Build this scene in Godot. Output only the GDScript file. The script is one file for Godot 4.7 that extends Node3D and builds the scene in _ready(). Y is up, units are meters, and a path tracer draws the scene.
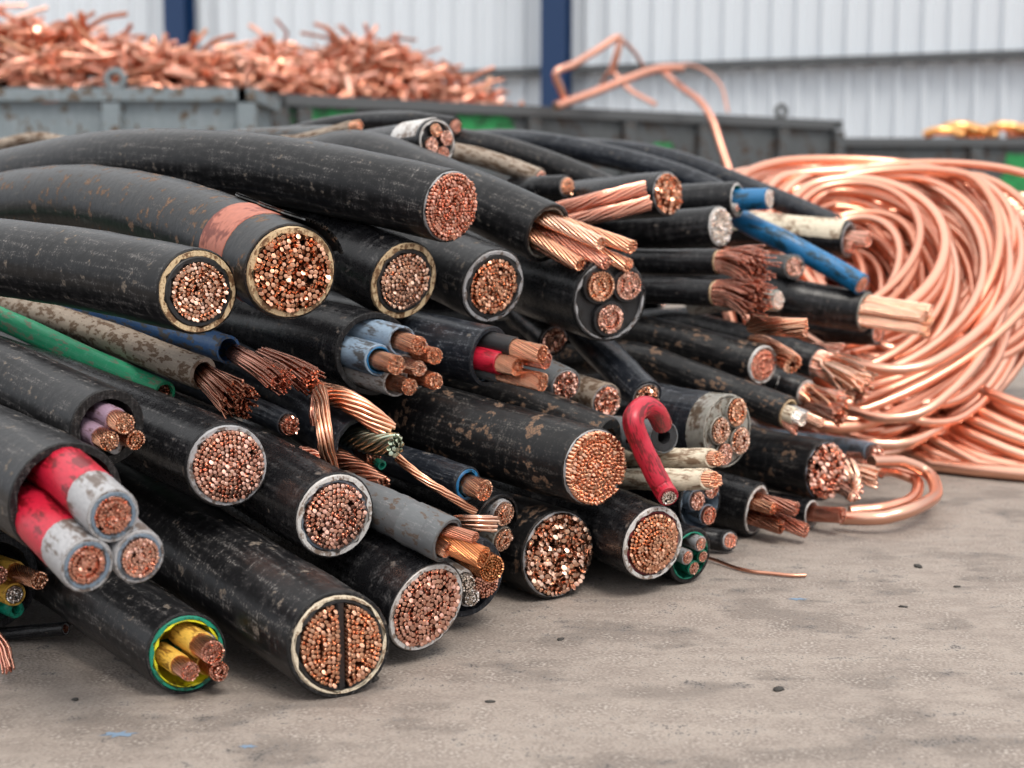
extends Node3D
# Cut power cables stacked on a concrete yard, bare copper coils and scrap bins behind.

class Buf:
	var v := PackedVector3Array()
	var n := PackedVector3Array()
	var t := PackedVector2Array()
	var c := PackedColorArray()
	var i := PackedInt32Array()
	func p(a: Vector3, b: Vector3, uv: Vector2, col: Color) -> int:
		v.push_back(a); n.push_back(b); t.push_back(uv); c.push_back(col)
		return v.size() - 1

var M := {}
var used := {}
var rng := RandomNumberGenerator.new()
var rough_noise := FastNoiseLite.new()
const WHITE := Color(1, 1, 1)

const CABLES := {
	"L3": [0.0463, 0.633, -0.062, 0.771, [-0.349, 0.178, -1.08, -0.394, 0.184, -1.132, -0.441, 0.191, -1.179, -0.494, 0.197, -1.234, -0.547, 0.204, -1.282, -0.606, 0.21, -1.336, -0.667, 0.219, -1.389, -0.719, 0.233, -1.419, -0.782, 0.245, -1.465, -0.852, 0.251, -1.518, -0.932, 0.248, -1.58, -1.018, 0.236, -1.644, -1.11, 0.225, -1.712, -1.211, 0.212, -1.786, -1.264, 0.205, -1.824]],
	"L2": [0.0343, 0.655, -0.105, 0.748, [-0.346, 0.219, -1.186, -0.392, 0.228, -1.232, -0.439, 0.239, -1.275, -0.486, 0.251, -1.311, -0.537, 0.261, -1.353, -0.592, 0.272, -1.396, -0.652, 0.281, -1.444, -0.715, 0.292, -1.492, -0.78, 0.303, -1.538, -0.847, 0.309, -1.582, -0.924, 0.305, -1.638, -1.009, 0.294, -1.7, -1.101, 0.282, -1.768, -1.202, 0.27, -1.842, -1.255, 0.263, -1.88]],
	"L1": [0.0378, 0.538, -0.015, 0.843, [-0.25, 0.181, -1.214, -0.296, 0.19, -1.259, -0.346, 0.2, -1.305, -0.4, 0.209, -1.358, -0.459, 0.218, -1.415, -0.522, 0.227, -1.473, -0.59, 0.237, -1.533, -0.661, 0.248, -1.594, -0.737, 0.26, -1.656, -0.818, 0.275, -1.719, -0.905, 0.284, -1.787, -1.004, 0.278, -1.866, -1.113, 0.263, -1.95, -1.245, 0.246, -2.065, -1.315, 0.237, -2.123]],
	"L10": [0.0128, 0.755, -0.191, 0.627, [-0.355, 0.219, -1.421, -0.394, 0.233, -1.437, -0.434, 0.247, -1.453, -0.477, 0.261, -1.478, -0.525, 0.275, -1.516, -0.576, 0.288, -1.557, -0.632, 0.301, -1.602, -0.691, 0.314, -1.648, -0.752, 0.331, -1.696, -0.818, 0.342, -1.747, -0.893, 0.335, -1.806, -0.974, 0.323, -1.869, -1.061, 0.312, -1.937, -1.15, 0.301, -2.002, -1.196, 0.295, -2.034]],
	"L11": [0.0165, 0.804, -0.209, 0.556, [-0.3, 0.247, -1.351, -0.342, 0.253, -1.401, -0.386, 0.261, -1.451, -0.433, 0.269, -1.504, -0.485, 0.275, -1.565, -0.542, 0.282, -1.632, -0.602, 0.288, -1.699, -0.664, 0.297, -1.761, -0.725, 0.309, -1.817, -0.79, 0.318, -1.873, -0.862, 0.316, -1.938, -0.941, 0.304, -2.01, -1.026, 0.293, -2.087, -1.118, 0.28, -2.171, -1.167, 0.274, -2.214]],
	"L12": [0.0146, 0.745, -0.120, 0.656, [-0.286, 0.265, -1.405, -0.329, 0.268, -1.471, -0.374, 0.271, -1.535, -0.422, 0.276, -1.6, -0.475, 0.28, -1.671, -0.536, 0.281, -1.762, -0.605, 0.282, -1.863, -0.678, 0.283, -1.961, -0.748, 0.286, -2.041, -0.816, 0.292, -2.11, -0.89, 0.292, -2.184, -0.972, 0.28, -2.268, -1.06, 0.268, -2.358, -1.156, 0.254, -2.457, -1.206, 0.247, -2.509]],
	"L13": [0.0126, 0.671, -0.128, 0.731, [-0.218, 0.198, -1.346, -0.237, 0.203, -1.365, -0.257, 0.207, -1.385, -0.277, 0.211, -1.405, -0.299, 0.215, -1.426, -0.321, 0.219, -1.449, -0.344, 0.223, -1.473, -0.368, 0.228, -1.5, -0.392, 0.235, -1.529, -0.418, 0.242, -1.56, -0.445, 0.247, -1.594, -0.475, 0.249, -1.631, -0.508, 0.244, -1.671, -0.543, 0.239, -1.713, -0.562, 0.236, -1.734]],
	"L14": [0.0323, 0.592, -0.206, 0.779, [-0.147, 0.175, -1.352, -0.166, 0.182, -1.375, -0.186, 0.19, -1.4, -0.208, 0.197, -1.426, -0.23, 0.204, -1.454, -0.253, 0.211, -1.483, -0.278, 0.218, -1.511, -0.303, 0.225, -1.538, -0.329, 0.233, -1.564, -0.355, 0.242, -1.591, -0.384, 0.249, -1.622, -0.416, 0.252, -1.658, -0.451, 0.248, -1.698, -0.487, 0.243, -1.74, -0.506, 0.24, -1.76]],
	"L6": [0.0395, 0.571, -0.090, 0.816, [-0.157, 0.135, -1.219, -0.195, 0.144, -1.262, -0.236, 0.154, -1.309, -0.282, 0.162, -1.363, -0.331, 0.17, -1.42, -0.383, 0.18, -1.476, -0.439, 0.19, -1.533, -0.498, 0.2, -1.591, -0.56, 0.215, -1.649, -0.626, 0.23, -1.709, -0.7, 0.235, -1.777, -0.785, 0.225, -1.855, -0.878, 0.211, -1.941, -0.981, 0.197, -2.035, -1.036, 0.19, -2.085]],
	"L8": [0.0461, 0.687, 0.015, 0.726, [-0.48, 0.064, -1.26, -0.517, 0.065, -1.294, -0.554, 0.068, -1.327, -0.593, 0.07, -1.36, -0.634, 0.073, -1.396, -0.675, 0.078, -1.429, -0.719, 0.082, -1.464, -0.766, 0.083, -1.502, -0.817, 0.079, -1.542, -0.872, 0.071, -1.585, -0.93, 0.063, -1.629, -0.99, 0.054, -1.676, -1.053, 0.049, -1.724, -1.118, 0.048, -1.774, -1.151, 0.048, -1.799]],
	"G0": [0.0065, 0.940, 0.155, 0.303, [-0.416, 0.017, -1.269, -0.45, 0.012, -1.277, -0.484, 0.007, -1.284, -0.514, 0.007, -1.28, -0.552, 0.007, -1.296, -0.59, 0.01, -1.314, -0.63, 0.015, -1.332, -0.67, 0.016, -1.349, -0.712, 0.015, -1.367, -0.755, 0.013, -1.384, -0.799, 0.011, -1.401, -0.843, 0.01, -1.418, -0.888, 0.008, -1.435, -0.934, 0.007, -1.453, -0.957, 0.007, -1.461]],
	"G1": [0.0345, 0.511, 0.068, 0.857, [-0.273, 0.034, -1.141, -0.306, 0.038, -1.179, -0.34, 0.043, -1.217, -0.376, 0.048, -1.257, -0.418, 0.05, -1.313, -0.457, 0.057, -1.351, -0.496, 0.067, -1.385, -0.536, 0.078, -1.42, -0.58, 0.086, -1.457, -0.633, 0.086, -1.505, -0.693, 0.078, -1.56, -0.758, 0.069, -1.62, -0.828, 0.06, -1.685, -0.904, 0.049, -1.757, -0.944, 0.044, -1.793]],
	"G2": [0.0449, 0.515, -0.001, 0.857, [-0.143, 0.045, -1.13, -0.181, 0.057, -1.165, -0.222, 0.068, -1.205, -0.267, 0.08, -1.255, -0.315, 0.092, -1.306, -0.367, 0.104, -1.357, -0.425, 0.116, -1.415, -0.488, 0.129, -1.48, -0.556, 0.142, -1.548, -0.627, 0.161, -1.613, -0.703, 0.179, -1.683, -0.797, 0.179, -1.769, -0.907, 0.163, -1.87, -1.03, 0.146, -1.984, -1.097, 0.137, -2.045]],
	"G3": [0.0436, 0.675, -0.230, 0.701, [-0.076, 0.053, -1.214, -0.094, 0.058, -1.239, -0.113, 0.062, -1.266, -0.134, 0.066, -1.295, -0.156, 0.069, -1.326, -0.181, 0.069, -1.364, -0.206, 0.07, -1.401, -0.233, 0.073, -1.442, -0.259, 0.079, -1.479, -0.286, 0.086, -1.516, -0.315, 0.091, -1.554, -0.347, 0.092, -1.597, -0.384, 0.087, -1.644, -0.423, 0.081, -1.695, -0.444, 0.077, -1.722]],
	"G4": [0.0404, 0.549, -0.084, 0.832, [-0.042, 0.054, -1.314, -0.054, 0.056, -1.333, -0.066, 0.058, -1.349, -0.078, 0.062, -1.363, -0.091, 0.063, -1.383, -0.104, 0.065, -1.403, -0.117, 0.067, -1.424, -0.131, 0.07, -1.443, -0.145, 0.072, -1.464, -0.161, 0.073, -1.488, -0.178, 0.07, -1.523, -0.197, 0.064, -1.56, -0.217, 0.058, -1.6, -0.24, 0.049, -1.655, -0.252, 0.046, -1.68]],
	"G4b": [0.0202, 0.804, -0.258, 0.535, [-0.057, 0.116, -1.206, -0.064, 0.118, -1.211, -0.072, 0.12, -1.22, -0.079, 0.121, -1.229, -0.087, 0.123, -1.235, -0.095, 0.125, -1.243, -0.102, 0.127, -1.252, -0.11, 0.128, -1.26, -0.118, 0.13, -1.27, -0.127, 0.131, -1.281, -0.135, 0.132, -1.29, -0.144, 0.134, -1.299, -0.152, 0.136, -1.306, -0.16, 0.138, -1.312, -0.164, 0.139, -1.314]],
	"L17": [0.0336, 0.722, -0.227, 0.654, [-0.017, 0.086, -1.4, -0.035, 0.089, -1.428, -0.053, 0.092, -1.456, -0.072, 0.096, -1.483, -0.092, 0.099, -1.511, -0.114, 0.1, -1.548, -0.136, 0.102, -1.585, -0.159, 0.105, -1.618, -0.181, 0.111, -1.645, -0.205, 0.117, -1.674, -0.229, 0.122, -1.705, -0.256, 0.124, -1.74, -0.285, 0.121, -1.775, -0.315, 0.117, -1.81, -0.33, 0.115, -1.828]],
	"L16": [0.0179, 0.701, -0.094, 0.707, [-0.044, 0.134, -1.37, -0.06, 0.136, -1.387, -0.076, 0.139, -1.404, -0.093, 0.14, -1.423, -0.111, 0.141, -1.448, -0.13, 0.141, -1.478, -0.15, 0.141, -1.508, -0.17, 0.141, -1.537, -0.19, 0.143, -1.563, -0.211, 0.145, -1.588, -0.232, 0.146, -1.614, -0.256, 0.145, -1.644, -0.28, 0.141, -1.675, -0.305, 0.137, -1.704, -0.318, 0.135, -1.721]],
	"G5": [0.0481, 0.596, -0.010, 0.803, [0.048, 0.048, -1.431, 0.028, 0.048, -1.46, 0.008, 0.048, -1.489, -0.014, 0.049, -1.517, -0.036, 0.05, -1.544, -0.059, 0.05, -1.581, -0.083, 0.05, -1.62, -0.108, 0.051, -1.654, -0.133, 0.055, -1.686, -0.159, 0.061, -1.713, -0.186, 0.065, -1.745, -0.214, 0.066, -1.78, -0.246, 0.062, -1.817, -0.278, 0.057, -1.855, -0.295, 0.055, -1.874]],
	"G6": [0.0409, 0.536, -0.078, 0.840, [0.148, 0.058, -1.438, 0.128, 0.061, -1.471, 0.107, 0.064, -1.504, 0.084, 0.067, -1.534, 0.06, 0.07, -1.565, 0.035, 0.074, -1.594, 0.01, 0.075, -1.638, -0.017, 0.077, -1.685, -0.046, 0.079, -1.733, -0.075, 0.082, -1.781, -0.106, 0.088, -1.829, -0.139, 0.091, -1.879, -0.176, 0.088, -1.935, -0.216, 0.08, -1.996, -0.237, 0.077, -2.028]],
	"A25": [0.0415, 0.672, -0.061, 0.738, [0.085, 0.14, -1.432, 0.059, 0.146, -1.442, 0.033, 0.151, -1.451, 0.007, 0.157, -1.463, -0.02, 0.162, -1.476, -0.048, 0.168, -1.491, -0.076, 0.173, -1.511, -0.105, 0.177, -1.539, -0.136, 0.18, -1.57, -0.167, 0.184, -1.604, -0.2, 0.19, -1.638, -0.235, 0.194, -1.673, -0.272, 0.192, -1.71, -0.311, 0.187, -1.75, -0.332, 0.184, -1.771]],
	"A25b": [0.0255, 0.767, -0.246, 0.593, [0.106, 0.152, -1.534, 0.08, 0.162, -1.547, 0.054, 0.171, -1.559, 0.026, 0.18, -1.573, -0.002, 0.187, -1.589, -0.031, 0.194, -1.607, -0.061, 0.199, -1.633, -0.093, 0.203, -1.668, -0.126, 0.206, -1.705, -0.16, 0.211, -1.741, -0.196, 0.218, -1.778, -0.233, 0.222, -1.816, -0.273, 0.218, -1.857, -0.315, 0.212, -1.9, -0.337, 0.209, -1.922]],
	"G7": [0.0316, 0.640, -0.115, 0.760, [0.194, 0.032, -1.49, 0.187, 0.032, -1.505, 0.179, 0.032, -1.517, 0.172, 0.033, -1.53, 0.164, 0.034, -1.54, 0.156, 0.035, -1.551, 0.147, 0.036, -1.562, 0.138, 0.035, -1.573, 0.129, 0.034, -1.583, 0.12, 0.033, -1.594, 0.111, 0.034, -1.605, 0.102, 0.034, -1.614, 0.093, 0.035, -1.624, 0.084, 0.036, -1.635, 0.079, 0.036, -1.64]],
	"A32": [0.0352, 0.640, -0.043, 0.767, [0.214, 0.076, -1.564, 0.204, 0.077, -1.576, 0.194, 0.077, -1.587, 0.185, 0.078, -1.599, 0.175, 0.079, -1.612, 0.165, 0.079, -1.625, 0.155, 0.077, -1.651, 0.144, 0.078, -1.66, 0.133, 0.078, -1.667, 0.121, 0.078, -1.672, 0.11, 0.075, -1.692, 0.099, 0.074, -1.704, 0.087, 0.072, -1.718, 0.075, 0.07, -1.732, 0.069, 0.07, -1.739]],
	"G8": [0.0131, 0.616, 0.069, 0.785, [0.258, 0.016, -1.628, 0.25, 0.016, -1.631, 0.243, 0.017, -1.632, 0.235, 0.018, -1.633, 0.227, 0.019, -1.634, 0.22, 0.02, -1.636, 0.212, 0.02, -1.64, 0.205, 0.02, -1.647, 0.198, 0.019, -1.656, 0.191, 0.018, -1.666, 0.185, 0.016, -1.676, 0.178, 0.015, -1.687, 0.171, 0.014, -1.697, 0.163, 0.013, -1.705, 0.159, 0.013, -1.709]],
	"A35": [0.0349, 0.804, -0.126, 0.580, [0.305, 0.035, -1.714, 0.295, 0.036, -1.724, 0.284, 0.038, -1.734, 0.273, 0.039, -1.745, 0.262, 0.04, -1.757, 0.251, 0.04, -1.772, 0.241, 0.041, -1.787, 0.23, 0.041, -1.803, 0.218, 0.04, -1.819, 0.207, 0.038, -1.836, 0.195, 0.036, -1.852, 0.183, 0.035, -1.869, 0.171, 0.035, -1.886, 0.158, 0.035, -1.903, 0.152, 0.035, -1.912]],
	"A35b": [0.0192, 0.731, -0.021, 0.682, [0.383, 0.021, -1.756, 0.378, 0.02, -1.763, 0.373, 0.02, -1.77, 0.367, 0.02, -1.777, 0.362, 0.02, -1.784, 0.356, 0.02, -1.79, 0.35, 0.02, -1.797, 0.344, 0.02, -1.803, 0.339, 0.02, -1.809, 0.333, 0.02, -1.814, 0.326, 0.019, -1.82, 0.32, 0.019, -1.825, 0.314, 0.019, -1.83, 0.308, 0.019, -1.836, 0.305, 0.019, -1.838]],
	"A34": [0.0399, 0.617, -0.011, 0.787, [0.403, 0.073, -1.776, 0.384, 0.073, -1.803, 0.365, 0.073, -1.829, 0.345, 0.073, -1.855, 0.325, 0.076, -1.88, 0.303, 0.079, -1.903, 0.282, 0.083, -1.927, 0.26, 0.086, -1.956, 0.238, 0.089, -1.988, 0.215, 0.091, -2.024, 0.192, 0.093, -2.062, 0.167, 0.091, -2.101, 0.141, 0.086, -2.142, 0.114, 0.081, -2.184, 0.1, 0.079, -2.206]],
	"A28": [0.0435, 0.684, -0.016, 0.729, [0.253, 0.148, -1.627, 0.244, 0.147, -1.642, 0.235, 0.147, -1.656, 0.226, 0.147, -1.671, 0.216, 0.146, -1.687, 0.207, 0.146, -1.705, 0.198, 0.146, -1.719, 0.188, 0.147, -1.735, 0.178, 0.146, -1.752, 0.168, 0.145, -1.769, 0.157, 0.142, -1.786, 0.146, 0.14, -1.804, 0.135, 0.138, -1.823, 0.124, 0.136, -1.842, 0.119, 0.135, -1.852]],
	"A29": [0.0111, 0.624, 0.135, 0.769, [0.223, 0.131, -1.538, 0.215, 0.131, -1.541, 0.206, 0.131, -1.542, 0.198, 0.13, -1.544, 0.19, 0.13, -1.546, 0.182, 0.129, -1.549, 0.174, 0.128, -1.555, 0.167, 0.127, -1.564, 0.159, 0.125, -1.576, 0.152, 0.123, -1.59, 0.145, 0.12, -1.607, 0.137, 0.119, -1.616, 0.13, 0.116, -1.638, 0.121, 0.115, -1.643, 0.117, 0.115, -1.645]],
	"A29b": [0.0120, 0.625, 0.162, 0.764, [0.214, 0.114, -1.503, 0.206, 0.114, -1.505, 0.198, 0.113, -1.507, 0.191, 0.113, -1.508, 0.183, 0.112, -1.509, 0.175, 0.112, -1.512, 0.168, 0.111, -1.516, 0.16, 0.109, -1.523, 0.153, 0.108, -1.533, 0.146, 0.106, -1.545, 0.139, 0.104, -1.558, 0.132, 0.101, -1.571, 0.125, 0.099, -1.585, 0.118, 0.097, -1.597, 0.114, 0.097, -1.602]],
	"A30": [0.0187, 0.444, 0.097, 0.891, [0.167, 0.158, -1.52, 0.162, 0.157, -1.526, 0.158, 0.157, -1.533, 0.153, 0.156, -1.54, 0.149, 0.155, -1.548, 0.144, 0.154, -1.557, 0.14, 0.154, -1.563, 0.135, 0.153, -1.569, 0.13, 0.153, -1.576, 0.125, 0.153, -1.584, 0.12, 0.152, -1.592, 0.115, 0.151, -1.6, 0.11, 0.151, -1.608, 0.105, 0.151, -1.616, 0.103, 0.15, -1.619]],
	"A31": [0.0114, 0.205, -0.363, 0.909, [0.162, 0.11, -1.427, 0.158, 0.116, -1.438, 0.153, 0.125, -1.439, 0.148, 0.134, -1.44, 0.144, 0.143, -1.441, 0.139, 0.152, -1.441, 0.135, 0.161, -1.441, 0.131, 0.17, -1.441, 0.127, 0.181, -1.439, 0.126, 0.19, -1.44, 0.132, 0.198, -1.45, 0.141, 0.2, -1.462, 0.152, 0.193, -1.473, 0.159, 0.182, -1.488, 0.162, 0.176, -1.496]],
	"A21": [0.0217, 0.390, -0.376, 0.840, [0.162, 0.182, -1.676, 0.155, 0.189, -1.687, 0.147, 0.196, -1.697, 0.14, 0.204, -1.707, 0.132, 0.211, -1.72, 0.125, 0.218, -1.735, 0.117, 0.225, -1.753, 0.11, 0.231, -1.774, 0.103, 0.238, -1.797, 0.095, 0.246, -1.822, 0.088, 0.255, -1.849, 0.079, 0.257, -1.883, 0.067, 0.252, -1.926, 0.055, 0.247, -1.971, 0.049, 0.245, -1.994]],
	"A22": [0.0208, 0.532, -0.208, 0.821, [0.062, 0.204, -1.608, 0.056, 0.206, -1.622, 0.049, 0.208, -1.637, 0.042, 0.21, -1.651, 0.035, 0.212, -1.666, 0.028, 0.214, -1.682, 0.021, 0.217, -1.698, 0.013, 0.219, -1.716, 0.005, 0.219, -1.734, -0.003, 0.218, -1.753, -0.012, 0.215, -1.773, -0.021, 0.213, -1.794, -0.03, 0.211, -1.814, -0.04, 0.208, -1.836, -0.045, 0.207, -1.847]],
	"A22b": [0.0225, 0.545, -0.083, 0.834, [0.112, 0.18, -1.646, 0.103, 0.181, -1.661, 0.095, 0.182, -1.676, 0.087, 0.183, -1.691, 0.078, 0.184, -1.706, 0.07, 0.185, -1.722, 0.061, 0.187, -1.739, 0.052, 0.188, -1.755, 0.043, 0.188, -1.773, 0.033, 0.187, -1.792, 0.023, 0.184, -1.811, 0.013, 0.182, -1.83, 0.003, 0.18, -1.85, -0.008, 0.178, -1.87, -0.013, 0.176, -1.88]],
	"A22c": [0.0228, 0.463, -0.376, 0.803, [0.053, 0.242, -1.774, 0.048, 0.246, -1.793, 0.043, 0.25, -1.812, 0.037, 0.253, -1.83, 0.032, 0.257, -1.849, 0.026, 0.261, -1.868, 0.02, 0.266, -1.887, 0.015, 0.272, -1.906, 0.009, 0.277, -1.922, 0.002, 0.28, -1.937, -0.006, 0.279, -1.947, -0.014, 0.277, -1.96, -0.023, 0.275, -1.974, -0.032, 0.273, -1.989, -0.036, 0.272, -1.997]],
	"A23": [0.0337, 0.778, -0.107, 0.619, [-0.024, 0.247, -1.513, -0.043, 0.25, -1.526, -0.063, 0.253, -1.539, -0.083, 0.256, -1.554, -0.103, 0.259, -1.57, -0.124, 0.262, -1.588, -0.146, 0.265, -1.608, -0.168, 0.267, -1.631, -0.192, 0.271, -1.658, -0.216, 0.274, -1.688, -0.242, 0.277, -1.72, -0.269, 0.275, -1.754, -0.297, 0.271, -1.788, -0.326, 0.266, -1.824, -0.341, 0.264, -1.842]],
	"A24": [0.0449, 0.559, -0.037, 0.828, [-0.146, 0.253, -1.481, -0.168, 0.257, -1.498, -0.191, 0.261, -1.515, -0.216, 0.264, -1.536, -0.242, 0.267, -1.565, -0.27, 0.269, -1.599, -0.299, 0.271, -1.635, -0.328, 0.274, -1.669, -0.359, 0.277, -1.703, -0.389, 0.284, -1.731, -0.419, 0.29, -1.758, -0.451, 0.292, -1.787, -0.485, 0.289, -1.819, -0.521, 0.283, -1.853, -0.54, 0.281, -1.871]],
	"A3": [0.0399, 0.641, -0.056, 0.766, [-0.288, 0.33, -1.286, -0.33, 0.336, -1.317, -0.373, 0.342, -1.345, -0.417, 0.347, -1.375, -0.464, 0.352, -1.405, -0.514, 0.356, -1.438, -0.566, 0.36, -1.475, -0.622, 0.365, -1.515, -0.681, 0.367, -1.557, -0.744, 0.363, -1.601, -0.81, 0.354, -1.647, -0.88, 0.346, -1.697, -0.955, 0.337, -1.749, -1.034, 0.327, -1.805, -1.076, 0.322, -1.834]],
	"A2": [0.0457, 0.490, -0.143, 0.860, [-0.206, 0.347, -1.308, -0.247, 0.36, -1.371, -0.29, 0.374, -1.431, -0.338, 0.387, -1.49, -0.389, 0.398, -1.55, -0.444, 0.407, -1.613, -0.504, 0.414, -1.679, -0.569, 0.415, -1.746, -0.637, 0.411, -1.812, -0.704, 0.402, -1.869, -0.776, 0.389, -1.933, -0.853, 0.373, -2.001, -0.935, 0.356, -2.074, -1.024, 0.338, -2.152, -1.071, 0.328, -2.194]],
	"A1": [0.0396, 0.736, -0.173, 0.654, [-0.066, 0.409, -1.511, -0.121, 0.422, -1.535, -0.178, 0.434, -1.565, -0.24, 0.446, -1.607, -0.304, 0.456, -1.65, -0.373, 0.462, -1.694, -0.447, 0.466, -1.746, -0.528, 0.466, -1.809, -0.618, 0.459, -1.886, -0.714, 0.448, -1.966, -0.819, 0.433, -2.052, -0.932, 0.415, -2.147, -1.056, 0.391, -2.25, -1.191, 0.364, -2.362, -1.264, 0.35, -2.422]],
	"A4": [0.0445, 0.624, -0.237, 0.745, [-0.117, 0.329, -1.521, -0.141, 0.338, -1.546, -0.166, 0.348, -1.572, -0.192, 0.358, -1.6, -0.219, 0.368, -1.629, -0.248, 0.377, -1.661, -0.278, 0.387, -1.695, -0.309, 0.396, -1.731, -0.342, 0.405, -1.767, -0.376, 0.417, -1.804, -0.412, 0.428, -1.842, -0.45, 0.434, -1.882, -0.49, 0.431, -1.926, -0.533, 0.425, -1.972, -0.555, 0.421, -1.996]],
	"A5": [0.0435, 0.581, -0.219, 0.784, [-0.021, 0.32, -1.582, -0.033, 0.325, -1.598, -0.045, 0.329, -1.613, -0.057, 0.334, -1.629, -0.07, 0.339, -1.645, -0.083, 0.344, -1.662, -0.096, 0.349, -1.679, -0.109, 0.356, -1.697, -0.122, 0.362, -1.715, -0.136, 0.364, -1.735, -0.152, 0.362, -1.756, -0.168, 0.359, -1.777, -0.184, 0.357, -1.8, -0.2, 0.354, -1.822, -0.209, 0.352, -1.834]],
	"A6": [0.0370, 0.681, -0.316, 0.661, [0.043, 0.378, -1.679, 0.021, 0.388, -1.692, -0.001, 0.398, -1.704, -0.023, 0.408, -1.718, -0.046, 0.418, -1.737, -0.07, 0.428, -1.758, -0.094, 0.438, -1.782, -0.12, 0.448, -1.808, -0.147, 0.459, -1.837, -0.175, 0.469, -1.868, -0.205, 0.476, -1.9, -0.235, 0.477, -1.933, -0.267, 0.472, -1.967, -0.3, 0.468, -2.002, -0.317, 0.465, -2.02]],
	"A7": [0.0510, 0.447, -0.098, 0.889, [0.116, 0.3, -1.659, 0.099, 0.304, -1.689, 0.081, 0.308, -1.719, 0.062, 0.313, -1.746, 0.043, 0.318, -1.776, 0.024, 0.323, -1.809, 0.003, 0.328, -1.846, -0.018, 0.334, -1.884, -0.04, 0.342, -1.928, -0.062, 0.352, -1.973, -0.086, 0.36, -2.019, -0.112, 0.364, -2.067, -0.139, 0.36, -2.119, -0.168, 0.354, -2.173, -0.183, 0.351, -2.201]],
	"A8": [0.0311, 0.639, 0.044, 0.768, [-0.099, 0.496, -1.878, -0.125, 0.494, -1.913, -0.151, 0.493, -1.949, -0.179, 0.491, -1.986, -0.208, 0.49, -2.027, -0.238, 0.489, -2.07, -0.269, 0.488, -2.115, -0.302, 0.487, -2.161, -0.336, 0.487, -2.209, -0.372, 0.488, -2.258, -0.41, 0.489, -2.308, -0.448, 0.487, -2.36, -0.482, 0.482, -2.388, -0.526, 0.475, -2.455, -0.547, 0.471, -2.487]],
	"A9": [0.0320, 0.684, 0.055, 0.727, [0.216, 0.429, -1.966, 0.202, 0.428, -1.983, 0.187, 0.427, -1.998, 0.173, 0.426, -2.014, 0.158, 0.424, -2.032, 0.143, 0.423, -2.051, 0.128, 0.422, -2.074, 0.113, 0.421, -2.098, 0.097, 0.42, -2.124, 0.081, 0.418, -2.149, 0.065, 0.415, -2.172, 0.048, 0.411, -2.21, 0.031, 0.407, -2.229, 0.014, 0.403, -2.254, 0.005, 0.401, -2.257]],
	"A10": [0.0307, 0.769, 0.075, 0.635, [0.304, 0.383, -2.059, 0.276, 0.38, -2.068, 0.248, 0.378, -2.077, 0.219, 0.375, -2.089, 0.191, 0.372, -2.104, 0.163, 0.368, -2.121, 0.134, 0.364, -2.142, 0.105, 0.36, -2.165, 0.075, 0.355, -2.184, 0.045, 0.349, -2.218, 0.014, 0.343, -2.245, -0.018, 0.335, -2.296, -0.051, 0.328, -2.333, -0.085, 0.32, -2.37, -0.103, 0.316, -2.389]],
	"A11": [0.0284, 0.847, 0.033, 0.530, [0.346, 0.423, -2.168, 0.32, 0.422, -2.176, 0.294, 0.421, -2.185, 0.269, 0.42, -2.2, 0.244, 0.418, -2.223, 0.219, 0.417, -2.251, 0.194, 0.416, -2.283, 0.168, 0.414, -2.316, 0.141, 0.414, -2.352, 0.113, 0.414, -2.39, 0.085, 0.413, -2.43, 0.056, 0.41, -2.471, 0.026, 0.404, -2.512, -0.005, 0.398, -2.555, -0.021, 0.396, -2.577]],
	"A12": [0.0306, 0.797, -0.065, 0.600, [0.543, 0.36, -2.269, 0.518, 0.362, -2.283, 0.493, 0.364, -2.298, 0.468, 0.366, -2.316, 0.443, 0.369, -2.338, 0.418, 0.372, -2.364, 0.393, 0.374, -2.389, 0.367, 0.377, -2.415, 0.341, 0.379, -2.443, 0.314, 0.381, -2.472, 0.286, 0.382, -2.502, 0.258, 0.38, -2.532, 0.23, 0.375, -2.563, 0.2, 0.371, -2.595, 0.185, 0.369, -2.611]],
	"A13": [0.0165, 0.608, -0.401, 0.685, [0.525, 0.296, -2.104, 0.505, 0.309, -2.12, 0.484, 0.322, -2.134, 0.462, 0.335, -2.147, 0.441, 0.348, -2.164, 0.418, 0.361, -2.172, 0.394, 0.373, -2.184, 0.372, 0.385, -2.202, 0.35, 0.4, -2.226, 0.327, 0.414, -2.254, 0.304, 0.423, -2.285, 0.279, 0.423, -2.315, 0.253, 0.418, -2.346, 0.226, 0.414, -2.377, 0.212, 0.412, -2.393]],
	"A14": [0.0319, 0.786, -0.107, 0.609, [0.538, 0.254, -2.126, 0.51, 0.258, -2.133, 0.482, 0.262, -2.138, 0.454, 0.267, -2.143, 0.425, 0.272, -2.143, 0.398, 0.276, -2.158, 0.372, 0.281, -2.177, 0.344, 0.286, -2.193, 0.317, 0.293, -2.207, 0.289, 0.3, -2.225, 0.261, 0.304, -2.249, 0.233, 0.303, -2.276, 0.204, 0.299, -2.301, 0.174, 0.295, -2.324, 0.158, 0.293, -2.33]],
	"A14b": [0.0204, 0.722, 0.002, 0.692, [0.575, 0.216, -2.194, 0.551, 0.216, -2.207, 0.526, 0.217, -2.22, 0.502, 0.218, -2.233, 0.477, 0.218, -2.248, 0.452, 0.219, -2.266, 0.427, 0.221, -2.285, 0.403, 0.224, -2.307, 0.377, 0.226, -2.329, 0.352, 0.227, -2.353, 0.326, 0.226, -2.376, 0.299, 0.223, -2.399, 0.272, 0.219, -2.422, 0.244, 0.216, -2.446, 0.23, 0.214, -2.458]],
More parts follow.
